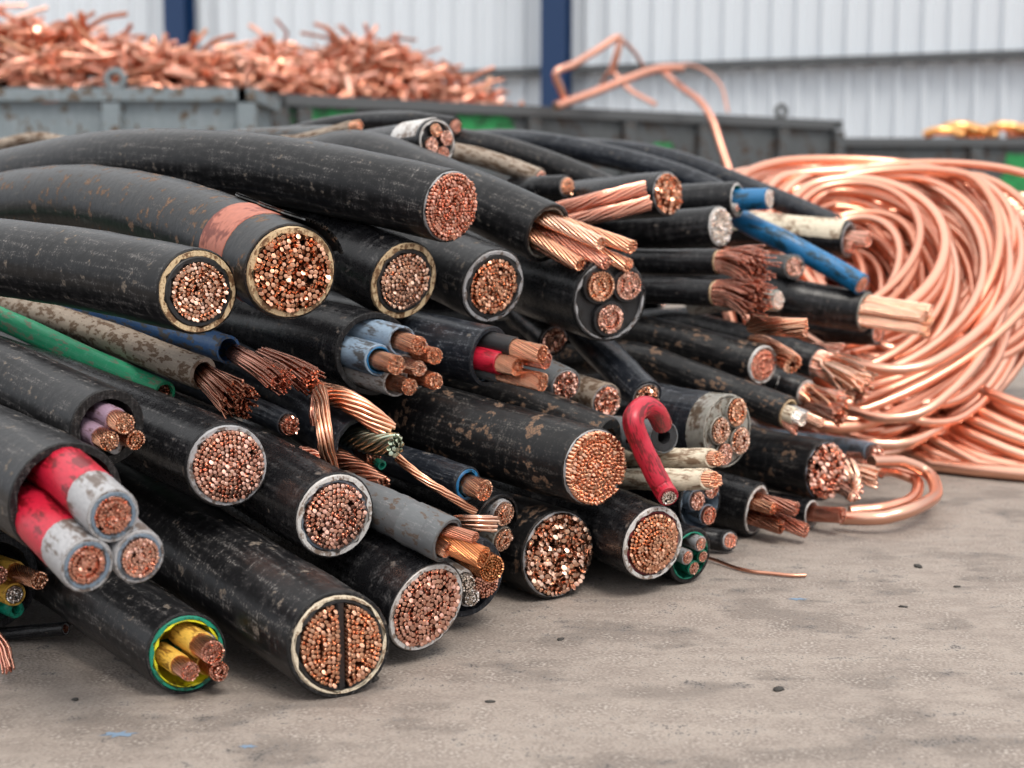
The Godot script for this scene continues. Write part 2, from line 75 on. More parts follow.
	"A15": [0.0188, 0.799, 0.020, 0.601, [0.287, 0.335, -1.956, 0.27, 0.335, -1.962, 0.253, 0.335, -1.967, 0.236, 0.334, -1.973, 0.219, 0.334, -1.98, 0.203, 0.334, -1.99, 0.186, 0.334, -2.002, 0.169, 0.334, -2.016, 0.152, 0.333, -2.03, 0.135, 0.331, -2.043, 0.118, 0.328, -2.057, 0.1, 0.326, -2.07, 0.082, 0.323, -2.084, 0.064, 0.321, -2.098, 0.055, 0.32, -2.105]],
	"A15b": [0.0192, 0.799, -0.016, 0.601, [0.278, 0.294, -1.921, 0.262, 0.294, -1.927, 0.246, 0.295, -1.932, 0.229, 0.296, -1.938, 0.213, 0.296, -1.945, 0.196, 0.297, -1.955, 0.18, 0.297, -1.967, 0.164, 0.298, -1.98, 0.147, 0.297, -1.993, 0.13, 0.295, -2.006, 0.113, 0.293, -2.019, 0.096, 0.291, -2.032, 0.078, 0.288, -2.046, 0.06, 0.286, -2.059, 0.051, 0.285, -2.066]],
	"A16": [0.0189, 0.395, 0.016, 0.918, [0.426, 0.322, -2.119, 0.416, 0.321, -2.173, 0.401, 0.32, -2.198, 0.382, 0.32, -2.21, 0.363, 0.32, -2.219, 0.344, 0.319, -2.232, 0.325, 0.319, -2.244, 0.306, 0.321, -2.259, 0.287, 0.323, -2.275, 0.268, 0.324, -2.293, 0.249, 0.324, -2.31, 0.229, 0.321, -2.326, 0.209, 0.318, -2.341, 0.188, 0.315, -2.355, 0.178, 0.313, -2.36]],
	"A16b": [0.0152, 0.785, -0.004, 0.620, [0.369, 0.282, -1.94, 0.36, 0.282, -1.942, 0.352, 0.282, -1.943, 0.344, 0.283, -1.946, 0.337, 0.282, -1.955, 0.33, 0.282, -1.969, 0.324, 0.281, -1.986, 0.318, 0.279, -2.003, 0.312, 0.277, -2.019, 0.305, 0.275, -2.036, 0.299, 0.273, -2.052, 0.292, 0.27, -2.069, 0.285, 0.268, -2.086, 0.278, 0.266, -2.104, 0.275, 0.265, -2.112]],
	"A18": [0.0269, 0.652, -0.133, 0.746, [0.337, 0.2, -1.87, 0.314, 0.206, -1.878, 0.291, 0.212, -1.885, 0.268, 0.217, -1.896, 0.245, 0.222, -1.914, 0.223, 0.226, -1.937, 0.2, 0.23, -1.964, 0.178, 0.234, -1.995, 0.154, 0.24, -2.028, 0.131, 0.247, -2.064, 0.106, 0.253, -2.103, 0.08, 0.255, -2.144, 0.053, 0.251, -2.187, 0.024, 0.245, -2.232, 0.009, 0.243, -2.255]],
	"A20": [0.0219, 0.716, -0.225, 0.661, [0.355, 0.147, -1.783, 0.336, 0.154, -1.791, 0.316, 0.161, -1.8, 0.297, 0.167, -1.809, 0.277, 0.174, -1.818, 0.257, 0.181, -1.826, 0.237, 0.187, -1.837, 0.218, 0.193, -1.852, 0.198, 0.2, -1.871, 0.178, 0.205, -1.892, 0.157, 0.206, -1.914, 0.135, 0.203, -1.936, 0.113, 0.2, -1.959, 0.09, 0.196, -1.982, 0.078, 0.195, -1.994]],
	"A37": [0.0139, 0.434, 0.022, 0.901, [0.501, 0.072, -1.925, 0.495, 0.068, -1.971, 0.487, 0.064, -2.016, 0.475, 0.062, -2.048, 0.457, 0.063, -2.059, 0.437, 0.065, -2.059, 0.418, 0.066, -2.066, 0.403, 0.066, -2.088, 0.389, 0.064, -2.12, 0.375, 0.063, -2.157, 0.36, 0.06, -2.197, 0.345, 0.056, -2.235, 0.329, 0.051, -2.273, 0.312, 0.045, -2.313, 0.304, 0.043, -2.333]],
	"A38": [0.0249, 0.716, -0.221, 0.662, [0.448, 0.185, -2.039, 0.429, 0.191, -2.046, 0.41, 0.197, -2.054, 0.392, 0.202, -2.071, 0.375, 0.206, -2.095, 0.357, 0.209, -2.122, 0.34, 0.212, -2.148, 0.321, 0.216, -2.174, 0.302, 0.22, -2.201, 0.283, 0.223, -2.228, 0.263, 0.223, -2.257, 0.242, 0.22, -2.286, 0.22, 0.217, -2.316, 0.198, 0.213, -2.347, 0.187, 0.211, -2.363]],
	"A39": [0.0214, 0.661, -0.199, 0.723, [0.42, 0.148, -1.984, 0.408, 0.152, -1.988, 0.396, 0.156, -1.992, 0.384, 0.16, -1.999, 0.373, 0.163, -2.009, 0.363, 0.166, -2.024, 0.352, 0.169, -2.043, 0.342, 0.171, -2.063, 0.332, 0.172, -2.083, 0.321, 0.171, -2.102, 0.309, 0.168, -2.122, 0.297, 0.166, -2.142, 0.285, 0.164, -2.162, 0.273, 0.161, -2.183, 0.267, 0.16, -2.193]],
	"B1": [0.0205, 0.699, -0.342, 0.628, [0.178, 0.43, -2.224, 0.143, 0.446, -2.24, 0.107, 0.463, -2.257, 0.07, 0.478, -2.273, 0.032, 0.492, -2.29, -0.008, 0.505, -2.307, -0.048, 0.515, -2.326, -0.09, 0.523, -2.359, -0.134, 0.528, -2.403, -0.181, 0.532, -2.454, -0.23, 0.536, -2.507, -0.281, 0.54, -2.564, -0.334, 0.538, -2.624, -0.388, 0.53, -2.684, -0.416, 0.526, -2.715]],
	"B2": [0.0200, 0.631, -0.360, 0.687, [0.389, 0.417, -2.358, 0.352, 0.436, -2.379, 0.314, 0.455, -2.398, 0.273, 0.471, -2.418, 0.232, 0.484, -2.437, 0.189, 0.496, -2.456, 0.145, 0.506, -2.474, 0.1, 0.517, -2.489, 0.054, 0.526, -2.51, 0.008, 0.533, -2.554, -0.041, 0.537, -2.612, -0.092, 0.537, -2.681, -0.146, 0.533, -2.759, -0.201, 0.523, -2.837, -0.23, 0.517, -2.878]],
	"B3": [0.0193, 0.613, -0.337, 0.715, [0.565, 0.383, -2.466, 0.529, 0.4, -2.483, 0.492, 0.418, -2.501, 0.455, 0.434, -2.519, 0.416, 0.451, -2.537, 0.377, 0.468, -2.555, 0.338, 0.485, -2.574, 0.297, 0.499, -2.591, 0.254, 0.51, -2.609, 0.21, 0.517, -2.621, 0.166, 0.522, -2.645, 0.122, 0.527, -2.703, 0.077, 0.527, -2.775, 0.031, 0.519, -2.842, 0.007, 0.515, -2.878]],
	"B4": [0.0143, 0.825, -0.328, 0.461, [0.042, 0.455, -2.124, 0.023, 0.462, -2.124, 0.005, 0.47, -2.144, -0.015, 0.477, -2.15, -0.034, 0.483, -2.156, -0.054, 0.489, -2.16, -0.074, 0.493, -2.168, -0.095, 0.498, -2.185, -0.117, 0.503, -2.214, -0.141, 0.507, -2.249, -0.165, 0.509, -2.286, -0.189, 0.508, -2.321, -0.213, 0.503, -2.356, -0.238, 0.499, -2.392, -0.251, 0.496, -2.41]],
	"B5": [0.0175, 0.804, 0.013, 0.595, [0.079, 0.441, -2.066, 0.062, 0.44, -2.07, 0.046, 0.44, -2.074, 0.029, 0.439, -2.088, 0.013, 0.439, -2.121, -0.004, 0.439, -2.155, -0.022, 0.438, -2.189, -0.04, 0.439, -2.218, -0.059, 0.439, -2.246, -0.078, 0.439, -2.273, -0.097, 0.438, -2.302, -0.117, 0.434, -2.331, -0.137, 0.431, -2.361, -0.158, 0.427, -2.392, -0.168, 0.425, -2.407]],
	"B6": [0.0164, 0.761, -0.138, 0.633, [-0.093, 0.543, -2.328, -0.116, 0.547, -2.336, -0.138, 0.55, -2.342, -0.161, 0.554, -2.352, -0.184, 0.556, -2.37, -0.209, 0.558, -2.396, -0.235, 0.559, -2.423, -0.26, 0.559, -2.446, -0.286, 0.558, -2.467, -0.311, 0.556, -2.488, -0.338, 0.553, -2.509, -0.364, 0.549, -2.53, -0.391, 0.544, -2.552, -0.418, 0.54, -2.574, -0.432, 0.538, -2.586]],
	"B7": [0.0102, 0.791, 0.160, 0.591, [-0.252, 0.538, -2.239, -0.268, 0.534, -2.244, -0.284, 0.53, -2.25, -0.299, 0.527, -2.255, -0.315, 0.523, -2.259, -0.332, 0.52, -2.266, -0.349, 0.518, -2.28, -0.368, 0.518, -2.301, -0.388, 0.518, -2.325, -0.409, 0.517, -2.351, -0.43, 0.515, -2.38, -0.45, 0.511, -2.402, -0.472, 0.508, -2.433, -0.493, 0.505, -2.455, -0.505, 0.503, -2.472]],
	"B8": [0.0133, 0.873, -0.014, 0.488, [-0.285, 0.535, -2.352, -0.313, 0.535, -2.362, -0.341, 0.535, -2.372, -0.37, 0.535, -2.382, -0.398, 0.534, -2.391, -0.427, 0.533, -2.399, -0.456, 0.532, -2.41, -0.486, 0.53, -2.423, -0.519, 0.529, -2.446, -0.553, 0.529, -2.476, -0.589, 0.527, -2.509, -0.626, 0.524, -2.542, -0.662, 0.518, -2.574, -0.699, 0.512, -2.606, -0.718, 0.509, -2.622]],
	"B9": [0.0107, 0.928, -0.170, 0.333, [-0.789, 0.528, -2.534, -0.809, 0.531, -2.54, -0.829, 0.535, -2.547, -0.848, 0.538, -2.554, -0.868, 0.537, -2.56, -0.888, 0.535, -2.567, -0.908, 0.531, -2.573, -0.928, 0.527, -2.579, -0.948, 0.523, -2.585, -0.968, 0.518, -2.591, -0.988, 0.512, -2.597, -1.007, 0.506, -2.602, -1.027, 0.5, -2.608, -1.047, 0.495, -2.614, -1.057, 0.492, -2.617]],
}
const WIRES := {
	"b1": [0.0124, [-0.111, 0.181, -1.323, -0.118, 0.181, -1.328, -0.126, 0.181, -1.333, -0.133, 0.181, -1.338, -0.141, 0.181, -1.345, -0.148, 0.182, -1.354, -0.156, 0.182, -1.364, -0.164, 0.183, -1.374, -0.172, 0.184, -1.383]],
	"b2": [0.0116, [-0.12, 0.192, -1.339, -0.125, 0.197, -1.338, -0.13, 0.202, -1.337, -0.136, 0.207, -1.336, -0.141, 0.211, -1.336, -0.147, 0.215, -1.338, -0.154, 0.219, -1.339, -0.16, 0.222, -1.343, -0.167, 0.224, -1.348, -0.175, 0.225, -1.357, -0.184, 0.225, -1.368, -0.193, 0.226, -1.378]],
	"b3": [0.0079, [-0.169, 0.163, -1.29, -0.17, 0.171, -1.284, -0.17, 0.179, -1.277, -0.171, 0.186, -1.272, -0.171, 0.193, -1.269, -0.172, 0.2, -1.27, -0.173, 0.206, -1.274, -0.175, 0.211, -1.281, -0.177, 0.217, -1.291, -0.179, 0.221, -1.305, -0.182, 0.226, -1.321, -0.185, 0.231, -1.339]],
	"b3b": [0.0057, [-0.186, 0.203, -1.315, -0.186, 0.207, -1.315, -0.187, 0.211, -1.314, -0.187, 0.215, -1.315, -0.187, 0.218, -1.317, -0.187, 0.221, -1.323, -0.188, 0.224, -1.331, -0.188, 0.227, -1.34, -0.188, 0.229, -1.349]],
	"b4": [0.0113, [-0.123, 0.146, -1.298, -0.13, 0.149, -1.304, -0.136, 0.152, -1.31, -0.142, 0.155, -1.316, -0.149, 0.157, -1.323, -0.155, 0.159, -1.33, -0.162, 0.162, -1.337, -0.169, 0.164, -1.344, -0.176, 0.166, -1.351]],
	"b5": [0.0045, [-0.037, 0.112, -1.345, -0.044, 0.118, -1.337, -0.05, 0.124, -1.33, -0.057, 0.13, -1.325, -0.064, 0.135, -1.321, -0.07, 0.14, -1.319, -0.077, 0.144, -1.318, -0.084, 0.149, -1.319, -0.091, 0.153, -1.323, -0.097, 0.157, -1.328, -0.104, 0.161, -1.335, -0.111, 0.166, -1.341]],
	"b6": [0.0066, [-0.2, 0.178, -1.302, -0.197, 0.177, -1.305, -0.194, 0.176, -1.308, -0.192, 0.175, -1.311, -0.189, 0.173, -1.312, -0.186, 0.171, -1.312, -0.183, 0.17, -1.312, -0.18, 0.168, -1.311, -0.178, 0.166, -1.311]],
	"f1": [0.0061, [-0.017, 0.114, -1.281, -0.021, 0.115, -1.278, -0.026, 0.116, -1.274, -0.03, 0.117, -1.272, -0.035, 0.117, -1.272, -0.039, 0.117, -1.275, -0.044, 0.116, -1.28, -0.049, 0.115, -1.286, -0.054, 0.114, -1.291]],
	"brushL12": [0.0145, [-0.218, 0.238, -1.341, -0.225, 0.242, -1.346, -0.232, 0.245, -1.351, -0.239, 0.249, -1.356, -0.246, 0.252, -1.364, -0.255, 0.254, -1.375, -0.264, 0.257, -1.388, -0.273, 0.259, -1.401, -0.282, 0.261, -1.414]],
	"brushL12b": [0.0148, [-0.193, 0.235, -1.371, -0.2, 0.238, -1.377, -0.208, 0.242, -1.383, -0.215, 0.245, -1.389, -0.223, 0.248, -1.397, -0.231, 0.25, -1.405, -0.24, 0.252, -1.415, -0.248, 0.254, -1.424, -0.257, 0.256, -1.434]],
	"brushL11": [0.0186, [-0.251, 0.225, -1.293, -0.256, 0.228, -1.299, -0.262, 0.231, -1.305, -0.268, 0.233, -1.311, -0.274, 0.236, -1.319, -0.281, 0.238, -1.329, -0.288, 0.24, -1.34, -0.295, 0.242, -1.351, -0.302, 0.245, -1.361]],
	"a9a": [0.0108, [0.18, 0.436, -1.916, 0.165, 0.433, -1.915, 0.15, 0.429, -1.914, 0.135, 0.425, -1.914, 0.12, 0.422, -1.914, 0.105, 0.418, -1.918, 0.09, 0.414, -1.922, 0.075, 0.411, -1.928, 0.06, 0.407, -1.933]],
	"a9b": [0.0108, [0.186, 0.416, -1.904, 0.17, 0.412, -1.903, 0.154, 0.408, -1.902, 0.139, 0.404, -1.901, 0.123, 0.401, -1.902, 0.107, 0.397, -1.906, 0.092, 0.394, -1.91, 0.076, 0.39, -1.916, 0.06, 0.386, -1.92]],
	"a17": [0.0133, [0.391, 0.251, -1.856, 0.383, 0.251, -1.86, 0.374, 0.251, -1.865, 0.366, 0.251, -1.87, 0.359, 0.251, -1.877, 0.351, 0.251, -1.885, 0.344, 0.251, -1.895, 0.337, 0.251, -1.906, 0.329, 0.252, -1.916]],
	"a19": [0.0148, [0.377, 0.201, -1.87, 0.373, 0.205, -1.879, 0.369, 0.208, -1.889, 0.364, 0.211, -1.898, 0.36, 0.214, -1.909, 0.355, 0.216, -1.919, 0.35, 0.219, -1.931, 0.345, 0.221, -1.942, 0.34, 0.223, -1.953]],
	"u1": [0.0088, [0.489, 0.067, -1.876, 0.505, 0.065, -1.888, 0.521, 0.063, -1.901, 0.537, 0.061, -1.912, 0.55, 0.057, -1.917, 0.565, 0.051, -1.922, 0.576, 0.045, -1.921, 0.58, 0.04, -1.904, 0.573, 0.035, -1.864, 0.561, 0.032, -1.823, 0.543, 0.031, -1.79, 0.523, 0.03, -1.763, 0.507, 0.029, -1.744, 0.493, 0.027, -1.734, 0.481, 0.025, -1.73, 0.47, 0.022, -1.73, 0.459, 0.021, -1.73, 0.448, 0.02, -1.733, 0.438, 0.019, -1.738, 0.428, 0.018, -1.744, 0.418, 0.017, -1.749]],
	"u2": [0.0082, [0.489, 0.052, -1.895, 0.503, 0.05, -1.906, 0.517, 0.047, -1.919, 0.531, 0.045, -1.929, 0.543, 0.041, -1.934, 0.554, 0.037, -1.932, 0.563, 0.033, -1.925, 0.562, 0.029, -1.907, 0.55, 0.024, -1.872, 0.536, 0.022, -1.845, 0.522, 0.021, -1.825, 0.507, 0.021, -1.81, 0.493, 0.02, -1.799, 0.481, 0.02, -1.791, 0.471, 0.019, -1.789, 0.46, 0.018, -1.789, 0.45, 0.017, -1.79, 0.44, 0.016, -1.789]],
	"strand": [0.0020, [0.326, 0.003, -1.517, 0.309, 0.003, -1.517, 0.288, 0.003, -1.526, 0.269, 0.003, -1.534, 0.253, 0.003, -1.552, 0.239, 0.004, -1.575, 0.228, 0.005, -1.589]],
	"h1": [0.0190, [0.27, 0.951, -7.117, 0.259, 0.978, -7.099, 0.248, 1.005, -7.082, 0.236, 1.033, -7.064, 0.221, 1.062, -7.045, 0.214, 1.09, -7.034, 0.227, 1.109, -7.041, 0.257, 1.122, -7.064, 0.29, 1.135, -7.091, 0.318, 1.152, -7.12, 0.346, 1.171, -7.155, 0.374, 1.191, -7.191, 0.402, 1.21, -7.226, 0.431, 1.229, -7.256, 0.465, 1.254, -7.287, 0.502, 1.282, -7.318, 0.534, 1.303, -7.344, 0.553, 1.307, -7.359, 0.555, 1.285, -7.36, 0.547, 1.25, -7.354, 0.54, 1.22, -7.357, 0.531, 1.192, -7.367, 0.522, 1.164, -7.38, 0.513, 1.135, -7.391]],
	"h2": [0.0222, [0.217, 0.933, -7.014, 0.263, 0.953, -7.071, 0.31, 0.973, -7.127, 0.357, 0.993, -7.182, 0.405, 1.013, -7.235, 0.452, 1.035, -7.283, 0.5, 1.057, -7.327, 0.548, 1.08, -7.372, 0.598, 1.102, -7.42, 0.649, 1.124, -7.475, 0.701, 1.147, -7.537, 0.755, 1.168, -7.599, 0.81, 1.183, -7.655, 0.866, 1.189, -7.704, 0.923, 1.192, -7.751]],
	"h3": [0.0181, [1.128, 0.515, -7.115, 1.118, 0.556, -7.139, 1.107, 0.597, -7.163, 1.097, 0.638, -7.187, 1.086, 0.68, -7.212, 1.075, 0.721, -7.237, 1.064, 0.763, -7.261, 1.054, 0.806, -7.285, 1.044, 0.849, -7.31, 1.031, 0.891, -7.337, 1.014, 0.931, -7.368, 0.993, 0.97, -7.4, 0.97, 1.005, -7.452, 0.943, 1.037, -7.534, 0.915, 1.07, -7.622, 0.889, 1.105, -7.7, 0.863, 1.143, -7.775, 0.836, 1.181, -7.85]],
	"h4": [0.0087, [1.173, 0.955, -7.722, 1.171, 0.993, -7.771, 1.171, 1.032, -7.819, 1.17, 1.071, -7.868, 1.164, 1.108, -7.919, 1.152, 1.141, -7.971, 1.134, 1.172, -8.027, 1.112, 1.2, -8.084, 1.086, 1.225, -8.137, 1.059, 1.243, -8.183, 1.027, 1.256, -8.224, 0.995, 1.267, -8.264]],
	"h5": [0.0111, [0.741, 1.202, -7.953, 0.726, 1.223, -7.934, 0.711, 1.243, -7.914, 0.695, 1.263, -7.895, 0.679, 1.282, -7.873, 0.66, 1.299, -7.849, 0.64, 1.315, -7.823, 0.618, 1.329, -7.796, 0.597, 1.343, -7.769]],
	"h6": [0.0137, [0.756, 0.982, -7.524, 0.729, 1.003, -7.576, 0.702, 1.024, -7.63, 0.674, 1.045, -7.681, 0.647, 1.068, -7.727, 0.62, 1.097, -7.763, 0.593, 1.134, -7.792, 0.567, 1.166, -7.817, 0.543, 1.181, -7.844, 0.524, 1.168, -7.875, 0.507, 1.136, -7.908, 0.49, 1.102, -7.941]],
	"l9": [0.0042, [-0.428, 0.016, -1.152, -0.43, 0.02, -1.156, -0.432, 0.023, -1.159, -0.434, 0.027, -1.163, -0.436, 0.031, -1.166, -0.439, 0.034, -1.168, -0.443, 0.038, -1.171, -0.447, 0.04, -1.175, -0.453, 0.042, -1.181, -0.46, 0.042, -1.189, -0.467, 0.042, -1.198, -0.475, 0.042, -1.206]],
	"s1": [0.0099, [0.501, 0.163, -1.966, 0.495, 0.166, -1.971, 0.489, 0.169, -1.976, 0.483, 0.172, -1.981, 0.478, 0.174, -1.987, 0.472, 0.177, -1.994, 0.466, 0.179, -2.002, 0.461, 0.181, -2.01, 0.455, 0.183, -2.018]],
	"s2": [0.0097, [0.471, 0.141, -1.933, 0.464, 0.143, -1.938, 0.458, 0.144, -1.944, 0.452, 0.145, -1.95, 0.445, 0.146, -1.956, 0.439, 0.147, -1.962, 0.433, 0.147, -1.97, 0.426, 0.147, -1.977, 0.42, 0.148, -1.984]],
	"s3": [0.0083, [0.455, 0.128, -1.911, 0.45, 0.129, -1.918, 0.446, 0.13, -1.926, 0.441, 0.131, -1.933, 0.437, 0.132, -1.941, 0.433, 0.132, -1.951, 0.429, 0.132, -1.961, 0.424, 0.132, -1.972, 0.42, 0.132, -1.982]],
	"s4": [0.0101, [0.514, 0.138, -2.003, 0.508, 0.141, -2.008, 0.503, 0.144, -2.014, 0.498, 0.147, -2.019, 0.493, 0.15, -2.025, 0.487, 0.153, -2.03, 0.482, 0.156, -2.035, 0.476, 0.159, -2.041, 0.471, 0.162, -2.046]],
	"s5": [0.0095, [0.499, 0.046, -1.871, 0.492, 0.047, -1.874, 0.485, 0.049, -1.876, 0.478, 0.051, -1.879, 0.471, 0.052, -1.882, 0.464, 0.052, -1.887, 0.458, 0.052, -1.892, 0.451, 0.051, -1.897, 0.444, 0.051, -1.902]],
	"s6": [0.0080, [0.465, 0.028, -1.829, 0.46, 0.031, -1.831, 0.456, 0.033, -1.833, 0.451, 0.036, -1.835, 0.447, 0.038, -1.839, 0.443, 0.038, -1.845, 0.439, 0.038, -1.853, 0.435, 0.038, -1.862, 0.432, 0.038, -1.87]],
	"s7": [0.0083, [0.516, 0.051, -1.902, 0.51, 0.053, -1.908, 0.505, 0.055, -1.913, 0.5, 0.057, -1.919, 0.494, 0.059, -1.924, 0.489, 0.06, -1.929, 0.482, 0.06, -1.934, 0.476, 0.06, -1.939, 0.47, 0.061, -1.943]],
	"s8": [0.0067, [0.449, 0.071, -1.854, 0.451, 0.066, -1.848, 0.454, 0.061, -1.841, 0.456, 0.056, -1.835, 0.457, 0.05, -1.831, 0.456, 0.044, -1.829, 0.454, 0.038, -1.828, 0.451, 0.031, -1.828, 0.449, 0.024, -1.828]],
	"s9": [0.0104, [0.496, 0.192, -2.07, 0.49, 0.193, -2.075, 0.484, 0.194, -2.08, 0.477, 0.195, -2.085, 0.471, 0.196, -2.091, 0.465, 0.197, -2.096, 0.458, 0.198, -2.101, 0.452, 0.199, -2.106, 0.445, 0.2, -2.111]],
}
const CHIPS := [
	[0.465, -1.566, 0.0050, "larger dark stone chip on the open floor below the coil"],
	[0.402, -1.401, 0.0030, "tiny dark chip on the right floor, just below the larger chip"],
	[0.482, -1.479, 0.0030, "tiny dark chip on the floor near the right edge"],
	[0.046, -1.289, 0.0030, "tiny dark chip in front of the loosened spiral cable"],
	[0.226, -1.148, 0.0040, "dark chip in the open floor, lower right"],
	[-0.018, -1.118, 0.0030, "tiny dark chip on the floor right of the nearest cable"],
	[-0.121, -1.174, 0.0060, "crumb of dirt beside the nearest half-moon cable"],
	[-0.240, -1.348, 0.0030, "tiny chip in the shade under the nearest cables"],
	[-0.363, -1.123, 0.0030, "tiny dark chip on the floor at the lower left"],
]

# ---------------------------------------------------------------- helpers
func commit(b: Buf, m: Material, called: String, parent: Node = null, kind := "") -> MeshInstance3D:
	var a := []
	a.resize(Mesh.ARRAY_MAX)
	a[Mesh.ARRAY_VERTEX] = b.v
	a[Mesh.ARRAY_NORMAL] = b.n
	a[Mesh.ARRAY_TEX_UV] = b.t
	a[Mesh.ARRAY_COLOR] = b.c
	a[Mesh.ARRAY_INDEX] = b.i
	var am := ArrayMesh.new()
	am.add_surface_from_arrays(Mesh.PRIMITIVE_TRIANGLES, a)
	am.surface_set_material(0, m)
	return put(am, called, parent, kind)

func put(am: Mesh, called: String, parent: Node = null, kind := "") -> MeshInstance3D:
	var o := MeshInstance3D.new()
	o.mesh = am
	if parent == null:
		o.name = numbered(called)
		add_child(o)
	else:
		o.name = called
		parent.add_child(o, true)
	if kind != "":
		o.set_meta("kind", kind)
	return o

func numbered(called: String) -> String:
	if not used.has(called):
		used[called] = 0
		return called
	used[called] += 1
	return "%s_%03d" % [called, used[called]]

func tag(o: Node, label: String, category: String, group := "") -> void:
	o.set_meta("label", label)
	o.set_meta("category", category)
	if group != "":
		o.set_meta("group", group)

func thing(called: String, label: String, category: String, at: Vector3, group := "") -> Node3D:
	var o := Node3D.new()
	o.name = numbered(called)
	add_child(o)
	o.position = at
	tag(o, label, category, group)
	return o

func frame_of(w: Vector3) -> Array:
	var up := Vector3.UP if absf(w.y) < 0.95 else Vector3.FORWARD
	var v := (up - w * up.dot(w)).normalized()
	return [v.cross(w), v, w]

func smooth_path(p: Array, n: int) -> Array:
	var out := []
	var m := p.size()
	for k in n:
		var q: float = float(k) / (n - 1) * (m - 1)
		var i := mini(int(q), m - 2)
		var u := q - i
		var a: Vector3 = p[maxi(i - 1, 0)]
		var b: Vector3 = p[i]
		var c: Vector3 = p[i + 1]
		var d: Vector3 = p[mini(i + 2, m - 1)]
		out.append(b.cubic_interpolate(c, a, d, u))
	return out

# a hollow tube along a path that starts at its cut end; the cut lies in the plane with normal n
func tube(b: Buf, path: Array, r: float, r_in: float, n: Vector3, seg: int, rough := 0.0, col := WHITE, tail_cap := true, ragged := 0.0) -> void:
	var f := frame_of((path[0] - path[1]).normalized())
	var u: Vector3 = f[0]
	var v: Vector3 = f[1]
	var w: Vector3 = f[2]
	var wraps: float = maxf(1.0, roundf(TAU * r / 0.25))
	var uo := rng.randf()
	var vo := rng.randf()
	var nw := maxf(n.dot(w), 0.3)
	var s := 0.0
	var rings := []
	var lip := minf(r * 0.05, 0.0012)
	for j in path.size():
		if j > 0:
			s += (path[j] - path[j - 1]).length()
			var nx: Vector3 = ((path[j - 1] if j == path.size() - 1 else path[j]) - (path[j] if j == path.size() - 1 else path[j + 1])).normalized()
			u = (u - nx * u.dot(nx)).normalized()
			w = nx
			v = w.cross(u)
		var fall := maxf(0.0, 1.0 - s / (3.0 * r + 0.001))
		var ring := b.v.size()
		rings.append(ring)
		for k in seg + 1:
			var th := TAU * (k % seg) / seg
			var rad := u * cos(th) + v * sin(th)
			var rr := r
			if rough > 0.0:
				var q: Vector3 = (path[j] + rad * r) * 100.0
				rr = r * (1.0 + rough * rough_noise.get_noise_3dv(q))
			var sh := -n.dot(rad) * rr / nw * fall - (lip if j == 0 else 0.0)
			b.p(path[j] + rad * rr + w * sh, rad, Vector2(float(k) / seg * wraps + uo, s / 0.25 + vo), col)
		if j > 0:
			var pr: int = rings[j - 1]
			for k in seg:
				b.i.append_array([pr + k, pr + k + 1, ring + k, pr + k + 1, ring + k + 1, ring + k])
	# lip, annulus and inner wall
	f = frame_of((path[0] - path[1]).normalized())
	u = f[0]; v = f[1]; w = f[2]
	var o: int = rings[0]
	var l := b.v.size()
	for kk in 3:
		for k in seg + 1:
			var th := TAU * (k % seg) / seg
			var rad := u * cos(th) + v * sin(th)
			var jag := 1.0
			if ragged > 0.0:
				jag += ragged * sin(k % seg * 7.3 + r * 999.0) * cos(k % seg * 2.9)
			var rr := (r - lip) if kk < 2 else r_in * jag
			var sh := -n.dot(rad) * rr / nw
			b.p(path[0] + rad * rr + w * sh, (rad + n).normalized() if kk == 0 else n, Vector2(cos(th) * rr / 0.08 + uo, sin(th) * rr / 0.08 + vo), col)
	var e := l + seg + 1
	var g := e + seg + 1
	for k in seg:
		b.i.append_array([l + k, l + k + 1, o + k, l + k + 1, o + k + 1, o + k])
		if r_in > 0.0:
			b.i.append_array([e + k, g + k, e + k + 1, e + k + 1, g + k, g + k + 1])
	if r_in <= 0.0:
		var m := b.p(path[0], n, Vector2(uo, vo), col)
		for k in seg:
			b.i.append_array([m, e + k + 1, e + k])
	else:
		var depth := minf(0.045, (path[0] - path[path.size() - 1]).length())
		var h := b.v.size()
		for kk in 2:
			for k in seg + 1:
				var th := TAU * (k % seg) / seg
				var rad := u * cos(th) + v * sin(th)
				var sh := -n.dot(rad) * r_in / nw
				b.p(path[0] + rad * r_in + w * (sh - depth * kk), -rad, Vector2(float(k) / seg, 0.2 * kk), col)
		for k in seg:
			var x := h + k
			var y := h + seg + 1 + k
			b.i.append_array([x, y, x + 1, x + 1, y, y + 1])
		var m2 := b.p(path[0] - w * depth, w, Vector2(uo, vo), col)
		var h2 := b.v.size()
		for k in seg + 1:
			var th := TAU * (k % seg) / seg
			var rad := u * cos(th) + v * sin(th)
			b.p(path[0] + rad * r_in + w * (-n.dot(rad) * r_in / nw - depth), w, Vector2(cos(th), sin(th)) * 0.1, col)
		for k in seg:
			b.i.append_array([m2, h2 + k + 1, h2 + k])
	if tail_cap:
		var last: int = rings[rings.size() - 1]
		var q: Vector3 = path[path.size() - 1]
		var d: Vector3 = (q - path[path.size() - 2]).normalized()
		var m3 := b.p(q, d, Vector2(uo, vo), col)
		var h3 := b.v.size()
		for k in seg + 1:
			b.p(b.v[last + k], d, b.t[last + k], col)
		for k in seg:
			b.i.append_array([m3, h3 + k, h3 + k + 1])

